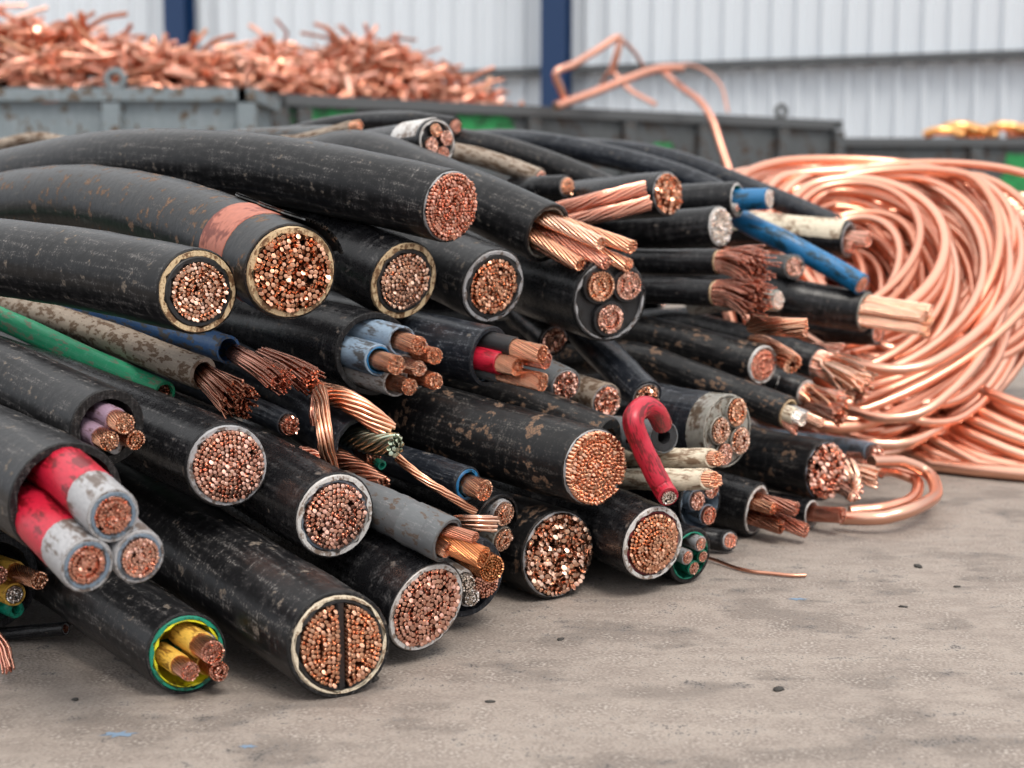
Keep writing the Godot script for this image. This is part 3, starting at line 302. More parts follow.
# a solid round rod along points; cap at the first point is chamfered and cut at a slant
func rod(b: Buf, pts: Array, r: float, sides: int, col: Color, tilt := Vector3.ZERO, end_cap := true, start_cap := true) -> void:
	var f := frame_of((pts[0] - pts[1]).normalized())
	var u: Vector3 = f[0]
	var v: Vector3 = f[1]
	var w: Vector3 = f[2]
	var w0 := w
	var prev := -1
	var first := -1
	var s := 0.0
	var n := pts.size()
	for j in n:
		if j > 0:
			s += (pts[j] - pts[j - 1]).length()
			w = (pts[maxi(j - 1, 0)] - pts[mini(j + 1, n - 1)]).normalized()
			u = (u - w * u.dot(w)).normalized()
			v = w.cross(u)
		var ring := b.v.size()
		if j == 0:
			first = ring
		for k in sides + 1:
			var th := TAU * (k % sides) / sides
			var rad := u * cos(th) + v * sin(th)
			var q: Vector3 = pts[j] + rad * r
			if j == 0:
				q += w0 * tilt.dot(rad) * r
			b.p(q, rad, Vector2(float(k) / sides, s * 20.0), col)
		if prev >= 0:
			for k in sides:
				b.i.append_array([prev + k, prev + k + 1, ring + k, prev + k + 1, ring + k + 1, ring + k])
		prev = ring
	if start_cap:
		var nn := (w0 - tilt).normalized()
		var top: Vector3 = pts[0] + w0 * r * 0.1
		var cap := b.v.size()
		for k in sides + 1:
			var rad := b.n[first + k]
			b.p(top + rad * r * 0.9 + w0 * tilt.dot(rad) * r * 0.9, (nn + rad * 0.12).normalized(), Vector2(rad.x, rad.y) * 0.1, col)
		for k in sides:
			b.i.append_array([cap + k, cap + k + 1, first + k, cap + k + 1, first + k + 1, first + k])
		var m := b.p(top, nn, Vector2.ZERO, col)
		for k in sides:
			b.i.append_array([m, cap + k + 1, cap + k])
	if end_cap:
		var m := b.p(pts[n - 1], -w, Vector2.ZERO, col)
		for k in sides:
			b.i.append_array([m, prev + k, prev + k + 1])

func copper_tint(kind: String) -> Color:
	var base: Color = COPPER[kind]
	var k := rng.randf_range(0.72, 1.12)
	var h := rng.randf_range(-0.05, 0.05)
	return Color(clampf(base.r * k, 0, 0.95), clampf(base.g * (k + h), 0, 0.9), clampf(base.b * (k + h * 1.3), 0, 0.9))

const COPPER := {
	"bright": Color(0.93, 0.57, 0.42), "pink": Color(0.93, 0.52, 0.40), "orange": Color(0.91, 0.48, 0.31), "red": Color(0.82, 0.40, 0.29),
	"dark": Color(0.52, 0.24, 0.16), "tin": Color(0.86, 0.77, 0.70), "green": Color(0.42, 0.47, 0.36), "rust": Color(0.70, 0.29, 0.13),
}

func ring_spots(k_max: int, rs: float) -> Array:
	var out := [[Vector2.ZERO, false]]
	for k in range(1, k_max + 1):
		var turn := rng.randf() * TAU
		for q in 6 * k:
			var th := turn + TAU * q / (6 * k)
			out.append([Vector2(cos(th), sin(th)) * rs * 2.0 * k, k == k_max, k])
	return out

func half_moon_spots(ro: float, gap: float, side: float, rs: float) -> Array:
	var out := []
	var off := rs
	var lay := 0
	while off < ro * 0.62:
		var a := ro - off
		var g := gap + off
		if a <= g + rs:
			break
		var half := sqrt(a * a - g * g)
		var ang := acos(g / a)
		var arc := 2.0 * ang * a
		var cnt := maxi(1, int(arc / (2.05 * rs)))
		for k in cnt:
			var th := -ang + 2.0 * ang * (k + 0.5) / cnt
			out.append([Vector2(cos(th) * a * side, sin(th) * a), lay == 0])
		cnt = int(2.0 * (half - rs) / (2.05 * rs))
		for k in cnt:
			out.append([Vector2(g * side, -half + rs + 2.0 * (half - rs) * (k + 0.5) / cnt), lay == 0])
		off += 2.0 * rs
		lay += 1
	return out

# strands of one conductor, seen from the cut; o,u,v,w the frame of the cut
func strands(b: Buf, o: Vector3, u: Vector3, v: Vector3, w: Vector3, n: Vector3, spots: Array, rs: float, ext: float, back: float, twist: float, kind: String, jit := 1.0, dome := 0.0, rc := 0.02) -> void:
	var nw := maxf(n.dot(w), 0.3)
	var step := []
	for k in 16:
		step.append(rng.randfn(0.0, 0.0009))
	for sp in spots:
		var q: Vector2 = sp[0]
		if rng.randf() < 0.006 * jit:
			continue
		q += Vector2(rng.randf_range(-1, 1), rng.randf_range(-1, 1)) * rs * 0.11 * jit
		var side := u * q.x + v * q.y
		var sh := -n.dot(side) / nw
		var e: float = ext + rng.randfn(0.0, 0.0005) * jit + (step[sp[2]] if sp.size() > 2 else 0.0) + dome * (1.0 - q.length_squared() / (rc * rc))
		var tilt := Vector3(rng.randfn(0, 0.26), rng.randfn(0, 0.26), rng.randfn(0, 0.26)) * jit - (n / nw - w) * 0.6
		var col := copper_tint(kind)
		var deep: float = back if sp[1] else maxf(back, e - 0.009)
		var long: float = e - deep
		var pts := []
		if absf(twist) > 0.0 and long > 0.012:
			var steps := clampi(int(long / 0.008), 2, 14)
			for k in steps + 1:
				var z: float = e - long * k / steps
				var th: float = twist * (z - e)
				var qq := q.rotated(th)
				pts.append(o + u * qq.x + v * qq.y + w * (z + sh))
		else:
			pts = [o + side + w * (e + sh), o + side + w * (deep + sh)]
		rod(b, pts, rs * rng.randf_range(0.96, 1.1) * (0.9 if twist > 0.0 else 1.0), 6, col, tilt, false)

# helical strands along a curve: a bare stranded wire
func bundle_mesh(path: Array, r: float, n_out: int, twist: float, kind: String, fan := 0.0) -> Buf:
	var b := Buf.new()
	var fine := smooth_path(path, maxi(8, int(path_length(path) / 0.006)))
	var rs := r * sin(PI / n_out) / (1.0 + sin(PI / n_out)) * 0.98
	var ro := r - rs
	var layers := [[ro, n_out], [ro - 1.9 * rs, maxi(1, int(n_out * (ro - 1.9 * rs) / ro))]]
	for lay in layers:
		var rad0: float = lay[0]
		var cnt: int = lay[1]
		if rad0 < rs * 0.5:
			cnt = 1
			rad0 = 0.0
		var turn := rng.randf() * TAU
		for q in cnt:
			var f := frame_of((fine[0] - fine[1]).normalized())
			var u: Vector3 = f[0]
			var v: Vector3 = f[1]
			var w: Vector3 = f[2]
			var s := 0.0
			var total := path_length(fine)
			var pts := []
			var wander := rng.randf_range(-1, 1)
			for j in fine.size():
				if j > 0:
					s += (fine[j] - fine[j - 1]).length()
					w = (fine[j - 1] - fine[mini(j + 1, fine.size() - 1)]).normalized()
					u = (u - w * u.dot(w)).normalized()
					v = w.cross(u)
				var th := turn + TAU * q / cnt + twist * s + wander * 0.15 * sin(s * 90.0)
				var rr := rad0 * (1.0 + fan * (1.0 - s / total))
				pts.append(fine[j] + (u * cos(th) + v * sin(th)) * rr + w * (rng.randfn(0, 0.0008) if j == 0 else 0.0))
			rod(b, pts, rs, 5, copper_tint(kind), Vector3(rng.randfn(0, 0.2), rng.randfn(0, 0.2), rng.randfn(0, 0.2)))
	return b

# loose, frayed strands fanning out of a cut
func brush_mesh(path: Array, r0: float, r1: float, count: int, rs: float, kind: String, wild := 1.0) -> Buf:
	var b := Buf.new()
	var fine := smooth_path(path, 7)
	for q in count:
		var d := Vector2.from_angle(rng.randf() * TAU) * sqrt(rng.randf())
		var cut := rng.randf_range(0.0, 0.28)
		var bend := Vector2(rng.randfn(0, 0.12), rng.randfn(0, 0.12)) * wild
		var pts := []
		for j in 7:
			var t: float = lerpf(cut, 1.0, j / 6.0)
			var at := t * 6.0
			var k := mini(int(at), 5)
			var p: Vector3 = (fine[k] as Vector3).lerp(fine[k + 1], at - k)
			var w: Vector3 = ((fine[k] as Vector3) - fine[k + 1]).normalized()
			var f := frame_of(w)
			var dd := d * lerpf(r1, r0, t) + bend * r1 * (1.0 - t) * (1.0 - t)
			dd = dd.rotated((1.0 - t) * 0.5)
			pts.append(p + f[0] * dd.x + f[1] * dd.y)
		rod(b, pts, rs, 5, copper_tint(kind), Vector3(rng.randfn(0, 0.2), rng.randfn(0, 0.2), rng.randfn(0, 0.2)))
	return b

# a strip of jacket wall, part of the round between two angles, lifted towards its free end
func arc_strip(b: Buf, path: Array, r: float, thick: float, a0: float, a1: float, lift: float) -> void:
	var m := path.size()
	var cnt := 9
	for side in 2:
		var first := b.v.size()
		for j in m:
			var w: Vector3 = (path[maxi(j - 1, 0)] - path[mini(j + 1, m - 1)]).normalized()
			var f := frame_of(w)
			for k in cnt:
				var th := lerpf(a0, a1, k / (cnt - 1.0)) + 0.05 * sin(j * 1.7 + k)
				var rad: Vector3 = f[0] * cos(th) + f[1] * sin(th)
				var rr := r + (thick if side == 0 else 0.0) + lift * pow(1.0 - j / (m - 1.0), 2.0)
				b.p(path[j] + rad * rr, rad if side == 0 else -rad, Vector2(k * 0.05, j * 0.05), WHITE)
		for j in m - 1:
			for k in cnt - 1:
				var s := first + j * cnt + k
				if side == 0:
					b.i.append_array([s, s + 1, s + cnt, s + 1, s + cnt + 1, s + cnt])
				else:
					b.i.append_array([s, s + cnt, s + 1, s + 1, s + cnt, s + cnt + 1])
	var half := m * cnt
	var st := b.v.size() - 2 * half
	for j in m - 1:
		for k in [0, cnt - 1]:
			var s: int = st + j * cnt + k
			b.i.append_array([s, s + cnt, s + half, s + cnt, s + cnt + half, s + half])
	for k in cnt - 1:
		b.i.append_array([st + k, st + k + half, st + k + 1, st + k + 1, st + k + half, st + k + 1 + half])

func path_length(p: Array) -> float:
	var s := 0.0
	for j in range(1, p.size()):
		s += (p[j] - p[j - 1]).length()
	return s

func path_slice(p: Array, s0: float, s1: float, n: int) -> Array:
	var out := []
	for k in n:
		var want := lerpf(s0, s1, float(k) / (n - 1))
		var s := 0.0
		var q: Vector3 = p[p.size() - 1]
		for j in range(1, p.size()):
			var l: float = (p[j] - p[j - 1]).length()
			if s + l >= want:
				q = (p[j - 1] as Vector3).lerp(p[j], (want - s) / l)
				break
			s += l
		out.append(q)
	return out

func read_path(flat: Array) -> Array:
	var out := []
	for k in range(0, flat.size(), 3):
		out.append(Vector3(flat[k], flat[k + 1], flat[k + 2]))
	return out

# ---------------------------------------------------------------- one cut cable
# layers: [name, material, outer, inner, how far past the cut]; cu: [radius, rings, past the cut, copper, jitter, dome]
# cores: [right, up, radius, [[name, material, outer, inner, past the cut], ...], [radius, rings, past the cut, copper, twist], [splay right, splay up]]
# bands: [name, material, from, to, radius]; all radii are shares of the cable's own
func cable(id: String, called: String, label: String, jacket: String, wall: float, layers: Array, cu: Array, cores := [], bands := [], group := "cut cables in the pile") -> Node3D:
	var d: Array = CABLES[id]
	var r: float = d[0]
	var n := Vector3(d[1], d[2], d[3])
	var pts := read_path(d[4])
	var root := thing(called, label, "cable", pts[0], group)
	var base: Vector3 = pts[0]
	for k in pts.size():
		pts[k] -= base
	var path := smooth_path(pts, 34)
	var seg := 30 if r > 0.025 else (20 if r > 0.014 else 14)
	var b := Buf.new()
	tube(b, path, r, r * wall, n, seg, 0.025, WHITE, true, 0.02)
	commit(b, M[jacket], "jacket", root)
	var f := frame_of((path[0] - path[1]).normalized())
	var u: Vector3 = f[0]
	var v: Vector3 = f[1]
	var w: Vector3 = f[2]
	var nw := maxf(n.dot(w), 0.3)
	for bd in bands:
		var bp := path_slice(path, bd[2], bd[3], 9)
		if bd[2] == 0.0:
			bp[0] = path[0] + w * 0.0006
		if bd.size() > 5:
			for j in bp.size():
				bp[j] += v * r * float(bd[5])
		b = Buf.new()
		tube(b, bp, r * float(bd[4]), r * float(bd[4]) * 0.93, n if bd[2] == 0.0 else (bp[0] - bp[1]).normalized(), seg, 0.02, WHITE, false, 0.0)
		commit(b, M[bd[1]], bd[0], root)
	for la in layers:
		b = Buf.new()
		var back: float = -0.04
		tube(b, [w * float(la[4]), w * (float(la[4]) - 0.01), w * (back - 0.004), w * back], r * float(la[2]), r * float(la[3]), n, seg, 0.04, WHITE, false, 0.06)
		commit(b, M[la[1]], la[0], root)
	if cu.size():
		b = Buf.new()
		var rc: float = r * float(cu[0])
		var spots: Array
		var rs: float = rc / (2.0 * cu[1] + 1.0)
		if cu.size() > 6 and cu[6] == "halves":
			spots = half_moon_spots(rc, rc * 0.09, 1.0, rs) + half_moon_spots(rc, rc * 0.09, -1.0, rs)
		else:
			spots = ring_spots(cu[1], rs)
		strands(b, Vector3.ZERO, u, v, w, n, spots, rs, cu[2], -0.012, 0.0, cu[3], cu[4], cu[5], rc)
		commit(b, M.copper, "copper_strands", root, "stuff")
	for co in cores:
		var rr: float = r * float(co[2])
		var wc: Vector3 = w
		if co.size() > 5:
			wc = (w + u * float(co[5][0]) + v * float(co[5][1])).normalized()
		var side: Vector3 = u * r * float(co[0]) + v * r * float(co[1])
		var oc: Vector3 = side - w * n.dot(side) / nw
		var fc := frame_of(wc)
		var part: Node = root
		for la in co[3]:
			b = Buf.new()
			var ex: float = la[4]
			tube(b, [oc + wc * ex, oc + wc * (ex - 0.006), oc, oc - w * 0.04], rr * float(la[2]), rr * float(la[3]), n, 18, 0.02, WHITE, false, 0.02)
			var made := commit(b, M[la[1]], la[0], part)
			if part == root:
				part = made
		var c: Array = co[4]
		if c.size():
			b = Buf.new()
			var rc: float = rr * float(c[0])
			var rs: float = rc / (2.0 * c[1] + 1.0)
			strands(b, oc, fc[0], fc[1], wc, n, ring_spots(c[1], rs), rs, c[2], -0.02, c[4], c[3], 0.8, 0.0, rc)
			commit(b, M.copper, "copper_strands", part, "stuff")
	return root

func bundle(id: String, called: String, label: String, n_out: int, twist: float, kind: String, group := "", parent: Node3D = null, fan := 0.0) -> void:
	var d: Array = WIRES[id]
	var pts := read_path(d[1])
	var base: Vector3 = parent.position if parent else pts[0]
	for k in pts.size():
		pts[k] -= base
	var b := bundle_mesh(pts, d[0], n_out, twist, kind, fan)
	if parent:
		commit(b, M.copper, called, parent, "stuff")
	else:
		var o := commit(b, M.copper, called)
		o.position = base
		tag(o, label, "wire", group)

func brush(id: String, r0: float, r1: float, count: int, rs: float, kind: String, parent: Node3D, wild := 1.0, called := "frayed_strands") -> void:
	var d: Array = WIRES[id]
	var pts := read_path(d[1])
	for k in pts.size():
		pts[k] -= parent.position
	commit(brush_mesh(pts, r0 * d[0], r1 * d[0], count, rs, kind, wild), M.copper, called, parent, "stuff")

func box(b: Buf, t: Transform3D, size: Vector3, col := WHITE, bevel := 0.0) -> void:
	var h := size / 2.0
	for axis in 3:
		for sgn in [-1.0, 1.0]:
			var nn := Vector3.ZERO
			nn[axis] = sgn
			var a := Vector3.ZERO
			a[(axis + 1) % 3] = 1.0
			var c := Vector3.ZERO
			c[(axis + 2) % 3] = 1.0
			var st := b.v.size()
			for q in [[-1, -1], [1, -1], [1, 1], [-1, 1]]:
				var p: Vector3 = nn * h[axis] + a * h[(axis + 1) % 3] * q[0] + c * h[(axis + 2) % 3] * q[1]
				b.p(t * p, (t.basis * nn).normalized(), Vector2(q[0] * h[(axis + 1) % 3], q[1] * h[(axis + 2) % 3]) * 1.0, col)
			if sgn > 0:
				b.i.append_array([st, st + 2, st + 1, st, st + 3, st + 2])
			else:
				b.i.append_array([st, st + 1, st + 2, st, st + 2, st + 3])

# ---------------------------------------------------------------- materials
func noise_bytes(sd: int, freq: float, oct: int, w: int, h: int, type := FastNoiseLite.TYPE_SIMPLEX_SMOOTH) -> PackedByteArray:
	var n := FastNoiseLite.new()
	n.seed = sd
	n.noise_type = type
	n.frequency = freq
	n.fractal_octaves = oct
	var im := n.get_seamless_image(w, h)
	im.convert(Image.FORMAT_L8)
	return im.get_data()

func stretched(sd: int, freq: float, w: int, h: int, fw: int, fh: int) -> PackedByteArray:
	var n := FastNoiseLite.new()
	n.seed = sd
	n.frequency = freq
	n.fractal_octaves = 3
	var im := n.get_seamless_image(w, h)
	im.convert(Image.FORMAT_L8)
	im.resize(fw, fh, Image.INTERPOLATE_CUBIC)
	return im.get_data()

func tex(data: PackedByteArray, w: int, h: int, fmt := Image.FORMAT_RGB8) -> ImageTexture:
	return ImageTexture.create_from_image(Image.create_from_data(w, h, false, fmt, data))

func sstep(a: float, b: float, x: float) -> float:
	var t := clampf((x - a) / (b - a), 0.0, 1.0)
	return t * t * (3.0 - 2.0 * t)

# jacket with scuffs and dried dirt; colours are sRGB
func jacket_material(sd: int, base: Color, scuff: Color, dirt: Color, scuff_at: float, dirt_at: float, rough: float, dirt_rough := 0.9) -> StandardMaterial3D:
	var s := 512
	var big := noise_bytes(sd, 0.012, 4, s, s)
	var mid := noise_bytes(sd + 1, 0.035, 5, s, s)
	var fine := noise_bytes(sd + 2, 0.16, 3, s, s)
	var streak := stretched(sd + 3, 0.05, 64, 512, s, s)
	var along := stretched(sd + 4, 0.06, 512, 48, s, s)
	var c := PackedByteArray()
	c.resize(s * s * 3)
	var rr := PackedByteArray()
	rr.resize(s * s)
	for i in s * s:
		var b := big[i] / 255.0
		var m := mid[i] / 255.0
		var f := fine[i] / 255.0
		var a := along[i] / 255.0
		var t := streak[i] / 255.0
		var haze := sstep(scuff_at, scuff_at + 0.35, 0.45 * a + 0.3 * m + 0.25 * t) * (0.45 + 0.55 * f)
		var scratch := sstep(0.62, 0.74, a * 0.55 + f * 0.45) * 0.7 + sstep(0.64, 0.76, t * 0.5 + f * 0.5) * 0.6 + sstep(0.60, 0.72, 0.5 * m + 0.5 * f) * 0.35
		var d := sstep(dirt_at, dirt_at + 0.09, 0.55 * b + 0.45 * m) * (0.5 + 0.5 * sstep(0.3, 0.6, f))
		var col := base.lerp(scuff, clampf(haze * 0.33 + scratch * 0.55, 0, 1)).lerp(dirt, clampf(d, 0, 0.92))
		c[i * 3] = int(clampf(col.r, 0, 1) * 255)
		c[i * 3 + 1] = int(clampf(col.g, 0, 1) * 255)
		c[i * 3 + 2] = int(clampf(col.b, 0, 1) * 255)
		rr[i] = int(255 * clampf(lerpf(rough + 0.16 * haze + 0.1 * (f - 0.5), dirt_rough, d), 0, 1))
	var mt := StandardMaterial3D.new()
	mt.albedo_texture = tex(c, s, s)
	mt.roughness = 1.0
	mt.metallic_specular = 0.36
	mt.roughness_texture = tex(rr, s, s, Image.FORMAT_L8)
	mt.heightmap_enabled = true
	mt.heightmap_texture = tex(mid, s, s, Image.FORMAT_L8)
	mt.heightmap_scale = 0.02
	return mt

func plain(col: Color, rough: float, metal := 0.0) -> StandardMaterial3D:
	var m := StandardMaterial3D.new()
	m.albedo_color = col
	m.roughness = rough
	m.metallic = metal
	return m

func stained(col: Color, rough: float, stain: Texture2D) -> StandardMaterial3D:
	var m := plain(col, rough)
	m.albedo_texture = stain
	return m

func stain_texture(sd: int, dirt: Color, at: float) -> ImageTexture:
	var s := 256
	var a := noise_bytes(sd, 0.02, 5, s, s)
	var f := noise_bytes(sd + 1, 0.12, 3, s, s)
	var along := stretched(sd + 2, 0.08, 256, 32, s, s)
	var c := PackedByteArray()
	c.resize(s * s * 3)
	for i in s * s:
		var d := sstep(at, at + 0.2, (0.5 * a[i] + 0.25 * f[i] + 0.25 * along[i]) / 255.0)
		var col := Color(1, 1, 1).darkened(0.12 * f[i] / 255.0).lerp(dirt, d * 0.8)
		c[i * 3] = int(col.r * 255)
		c[i * 3 + 1] = int(col.g * 255)
		c[i * 3 + 2] = int(col.b * 255)
	return tex(c, s, s)

func make_materials() -> void:
	M.black = jacket_material(11, Color(0.08, 0.08, 0.088), Color(0.33, 0.325, 0.325), Color(0.40, 0.36, 0.33), 0.46, 0.73, 0.28)
	M.dusty = jacket_material(31, Color(0.088, 0.088, 0.094), Color(0.42, 0.405, 0.395), Color(0.44, 0.40, 0.36), 0.38, 0.69, 0.32)
	M.muddy = jacket_material(51, Color(0.08, 0.08, 0.085), Color(0.33, 0.315, 0.30), Color(0.46, 0.36, 0.29), 0.44, 0.60, 0.33)
	M.blueblack = jacket_material(71, Color(0.10, 0.112, 0.135), Color(0.40, 0.41, 0.43), Color(0.40, 0.37, 0.34), 0.42, 0.71, 0.30)
	M.grey = jacket_material(91, Color(0.36, 0.37, 0.38), Color(0.50, 0.50, 0.50), Color(0.33, 0.27, 0.23), 0.44, 0.58, 0.5)
	M.tan = jacket_material(111, Color(0.55, 0.50, 0.45), Color(0.68, 0.63, 0.57), Color(0.32, 0.24, 0.18), 0.40, 0.52, 0.6)
	M.blue = jacket_material(131, Color(0.17, 0.34, 0.54), Color(0.42, 0.49, 0.56), Color(0.42, 0.36, 0.30), 0.36, 0.50, 0.42)
	M.green = jacket_material(151, Color(0.17, 0.61, 0.43), Color(0.46, 0.68, 0.58), Color(0.55, 0.50, 0.43), 0.42, 0.57, 0.45)
	var st := stain_texture(201, Color(0.48, 0.39, 0.33), 0.48)
	M.cream = stained(Color(0.84, 0.79, 0.70), 0.55, st)
	M.white = stained(Color(0.80, 0.79, 0.78), 0.45, st)
	M.ash = stained(Color(0.62, 0.62, 0.63), 0.45, st)
	M.sand = stained(Color(0.82, 0.72, 0.57), 0.6, stain_texture(221, Color(0.40, 0.29, 0.21), 0.43))
	M.red = stained(Color(0.72, 0.10, 0.20), 0.38, st)
	M.maroon = stained(Color(0.42, 0.07, 0.12), 0.5, st)
	M.brightblue = stained(Color(0.07, 0.41, 0.61), 0.4, st)
	M.paleblue = stained(Color(0.52, 0.60, 0.68), 0.4, st)
	M.slate = stained(Color(0.42, 0.48, 0.54), 0.4, st)
	M.lilac = stained(Color(0.58, 0.48, 0.55), 0.45, st)
	M.yellow = stained(Color(0.88, 0.70, 0.30), 0.5, st)
	M.lime = stained(Color(0.86, 0.84, 0.12), 0.45, st)
	M.teal = stained(Color(0.05, 0.52, 0.42), 0.45, st)
	M.rubber = stained(Color(0.13, 0.13, 0.14), 0.5, st)
	M.tape = stained(Color(0.68, 0.40, 0.32), 0.55, stain_texture(241, Color(0.55, 0.38, 0.32), 0.5))
	M.clear = stained(Color(0.58, 0.57, 0.54), 0.22, st)
	var cu := plain(Color(1, 1, 1), 0.27, 1.0)
	cu.vertex_color_use_as_albedo = true
	M.copper = cu
	var rd := plain(Color(1, 1, 1), 0.30, 1.0)
	rd.vertex_color_use_as_albedo = true
	M.rod = rd

func more_materials() -> void:
	M.floorblue = plain(Color(0.42, 0.50, 0.58), 0.8)
	M.sheet = plain(Color(0.81, 0.835, 0.86), 0.45)
	M.rail = plain(Color(0.30, 0.31, 0.32), 0.6)
	M.columnblue = plain(Color(0.03, 0.18, 0.34), 0.5)
	M.binlight = jacket_material(401, Color(0.46, 0.50, 0.52), Color(0.56, 0.59, 0.61), Color(0.33, 0.26, 0.20), 0.42, 0.60, 0.6)
	M.bindark = jacket_material(421, Color(0.30, 0.315, 0.325), Color(0.40, 0.41, 0.42), Color(0.26, 0.19, 0.15), 0.42, 0.57, 0.6)
	for k in ["binlight", "bindark"]:
		M[k].uv1_scale = Vector3(1.4, 1.4, 1)
	M.bingreen = stained(Color(0.10, 0.54, 0.28), 0.6, stain_texture(441, Color(0.35, 0.32, 0.30), 0.5))
	M.stone = stained(Color(0.25, 0.24, 0.23), 0.9, stain_texture(461, Color(0.6, 0.55, 0.5), 0.5))

# ---------------------------------------------------------------- the place
func _ready() -> void:
	rng.seed = 20240611
	rough_noise.seed = 5
	rough_noise.frequency = 0.12
	rough_noise.fractal_octaves = 2
	# camera
	var cam := Camera3D.new()
	cam.name = "camera"
	cam.position = Vector3(0, 0.40, 0)
	cam.rotation_degrees = Vector3(-6.8831, 0, 0)
	cam.fov = 30.6764
	cam.near = 0.05
	cam.far = 200.0
	var lens := CameraAttributesPhysical.new()
	lens.frustum_focal_length = 66.0
	lens.exposure_aperture = 7.4
	lens.frustum_focus_distance = 1.33
	cam.attributes = lens
	add_child(cam)
	cam.current = true
	cam.fov = 30.6764
	# sky
	var env := Environment.new()
	env.background_mode = Environment.BG_SKY
	var sm := ProceduralSkyMaterial.new()
	sm.sky_top_color = Color(1.0, 1.0, 1.0)
	sm.sky_horizon_color = Color(0.70, 0.72, 0.75)
	sm.ground_bottom_color = Color(0.45, 0.43, 0.41)
	sm.ground_horizon_color = Color(0.62, 0.60, 0.58)
	sm.sky_energy_multiplier = 1.35
	sm.sky_curve = 0.35
	var sky := Sky.new()
	sky.sky_material = sm
	env.sky = sky
	env.tonemap_mode = Environment.TONE_MAPPER_LINEAR
	env.tonemap_exposure = 0.88
	env.sdfgi_enabled = true
	env.ssao_enabled = true
	env.ssil_enabled = true
	var we := WorldEnvironment.new()
	we.name = "world_environment"
	we.environment = env
	add_child(we)
	# the sun behind thin cloud
	var sun := DirectionalLight3D.new()
	sun.name = "sun"
	sun.rotation_degrees = Vector3(-58, 28, 0)
	sun.light_color = Color(1.0, 0.97, 0.93)
	sun.light_energy = 1.0
	sun.light_angular_distance = 24.0
	sun.shadow_enabled = true
	sun.sky_mode = DirectionalLight3D.SKY_MODE_LIGHT_ONLY
	add_child(sun)

	make_materials()
	more_materials()
	build_floor()
	build_wall()
	build_bins()
	build_cables()
	build_coils()
	build_heaps()
	build_debris()

func build_floor() -> void:
	var s := 1024
	var big := noise_bytes(301, 0.006, 5, s, s)
	var mid := noise_bytes(302, 0.022, 5, s, s)
	var fine := noise_bytes(303, 0.19, 3, s, s)
	var drag := stretched(304, 0.02, 1024, 256, s, s)
	var pit := noise_bytes(305, 0.07, 2, s, s, FastNoiseLite.TYPE_CELLULAR)
	var c := PackedByteArray()
	c.resize(s * s * 3)
	var hh := PackedByteArray()
	hh.resize(s * s)
	for i in s * s:
		var b := big[i] / 255.0
		var m := mid[i] / 255.0
		var f := fine[i] / 255.0
		var d := drag[i] / 255.0
		var col := Color(0.50, 0.46, 0.43).lerp(Color(0.585, 0.545, 0.51), sstep(0.3, 0.75, 0.5 * m + 0.5 * d))
		col = col.lerp(Color(0.41, 0.375, 0.35), sstep(0.48, 0.72, 0.6 * b + 0.4 * d) * 0.7)
		col = col.lerp(Color(0.43, 0.42, 0.42), sstep(0.58, 0.74, 0.5 * m + 0.25 * d + 0.25 * f) * 0.4)
		col = col.lerp(Color(0.22, 0.20, 0.19), sstep(0.645, 0.70, 0.55 * f + 0.25 * m + 0.2 * d) * 0.8)
		col = col.lerp(Color(0.63, 0.60, 0.57), sstep(0.62, 0.75, 0.6 * f + 0.4 * (1.0 - m)) * 0.6)
		var grain := (f - 0.5) * 0.14
		c[i * 3] = int(clampf(col.r + grain, 0, 1) * 255)
		c[i * 3 + 1] = int(clampf(col.g + grain, 0, 1) * 255)
		c[i * 3 + 2] = int(clampf(col.b + grain, 0, 1) * 255)
		hh[i] = int(255 * clampf(0.45 * f + 0.35 * m + 0.2 * d - 0.3 * sstep(0.62, 0.72, 0.45 * f + 0.3 * m + 0.25 * d), 0, 1))
	var mt := StandardMaterial3D.new()
	mt.albedo_texture = tex(c, s, s)
	mt.roughness = 0.82
	mt.heightmap_enabled = true
	mt.heightmap_texture = tex(hh, s, s, Image.FORMAT_L8)
	mt.heightmap_scale = 0.25
	mt.uv1_scale = Vector3(1.0 / 0.85, 1.0 / 0.85, 1)
	var buf := Buf.new()
	box(buf, Transform3D(Basis(), Vector3(0, -0.1, -5)), Vector3(40, 0.2, 40))
	commit(buf, mt, "floor", null, "structure")
	# old splashes of blue paint
	for q in [[-0.305, -1.045, 0.016, 0.007], [0.63, -1.62, 0.03, 0.012], [-0.20, -1.02, 0.008, 0.004], [0.30, -1.43, 0.012, 0.005]]:
		var b := Buf.new()
		var m := b.p(Vector3(0, 0.0012, 0), Vector3.UP, Vector2.ZERO, WHITE)
		var n := 14
		for k in n + 1:
			var th := TAU * (k % n) / n
			var rr := 0.75 + 0.4 * sin((k % n) * 2.7 + q[0] * 50.0)
			b.p(Vector3(cos(th) * q[2] * rr, 0.0004, sin(th) * q[3] * rr), Vector3.UP, Vector2(cos(th), sin(th)), WHITE)
		for k in n:
			b.i.append_array([m, m + 1 + k, m + 2 + k])
		var o := commit(b, M.floorblue, "paint_splash")
		o.position = Vector3(q[0], 0, q[1])
		tag(o, {-0.305: "faint blue paint splash on concrete near the bottom left", 0.63: "widest faint blue paint splash on concrete at the right", -0.20: "tiny blue paint speck on concrete at the bottom edge", 0.30: "small blue paint speck on concrete below the green-rimmed cable"}[q[0]], "paint splash")

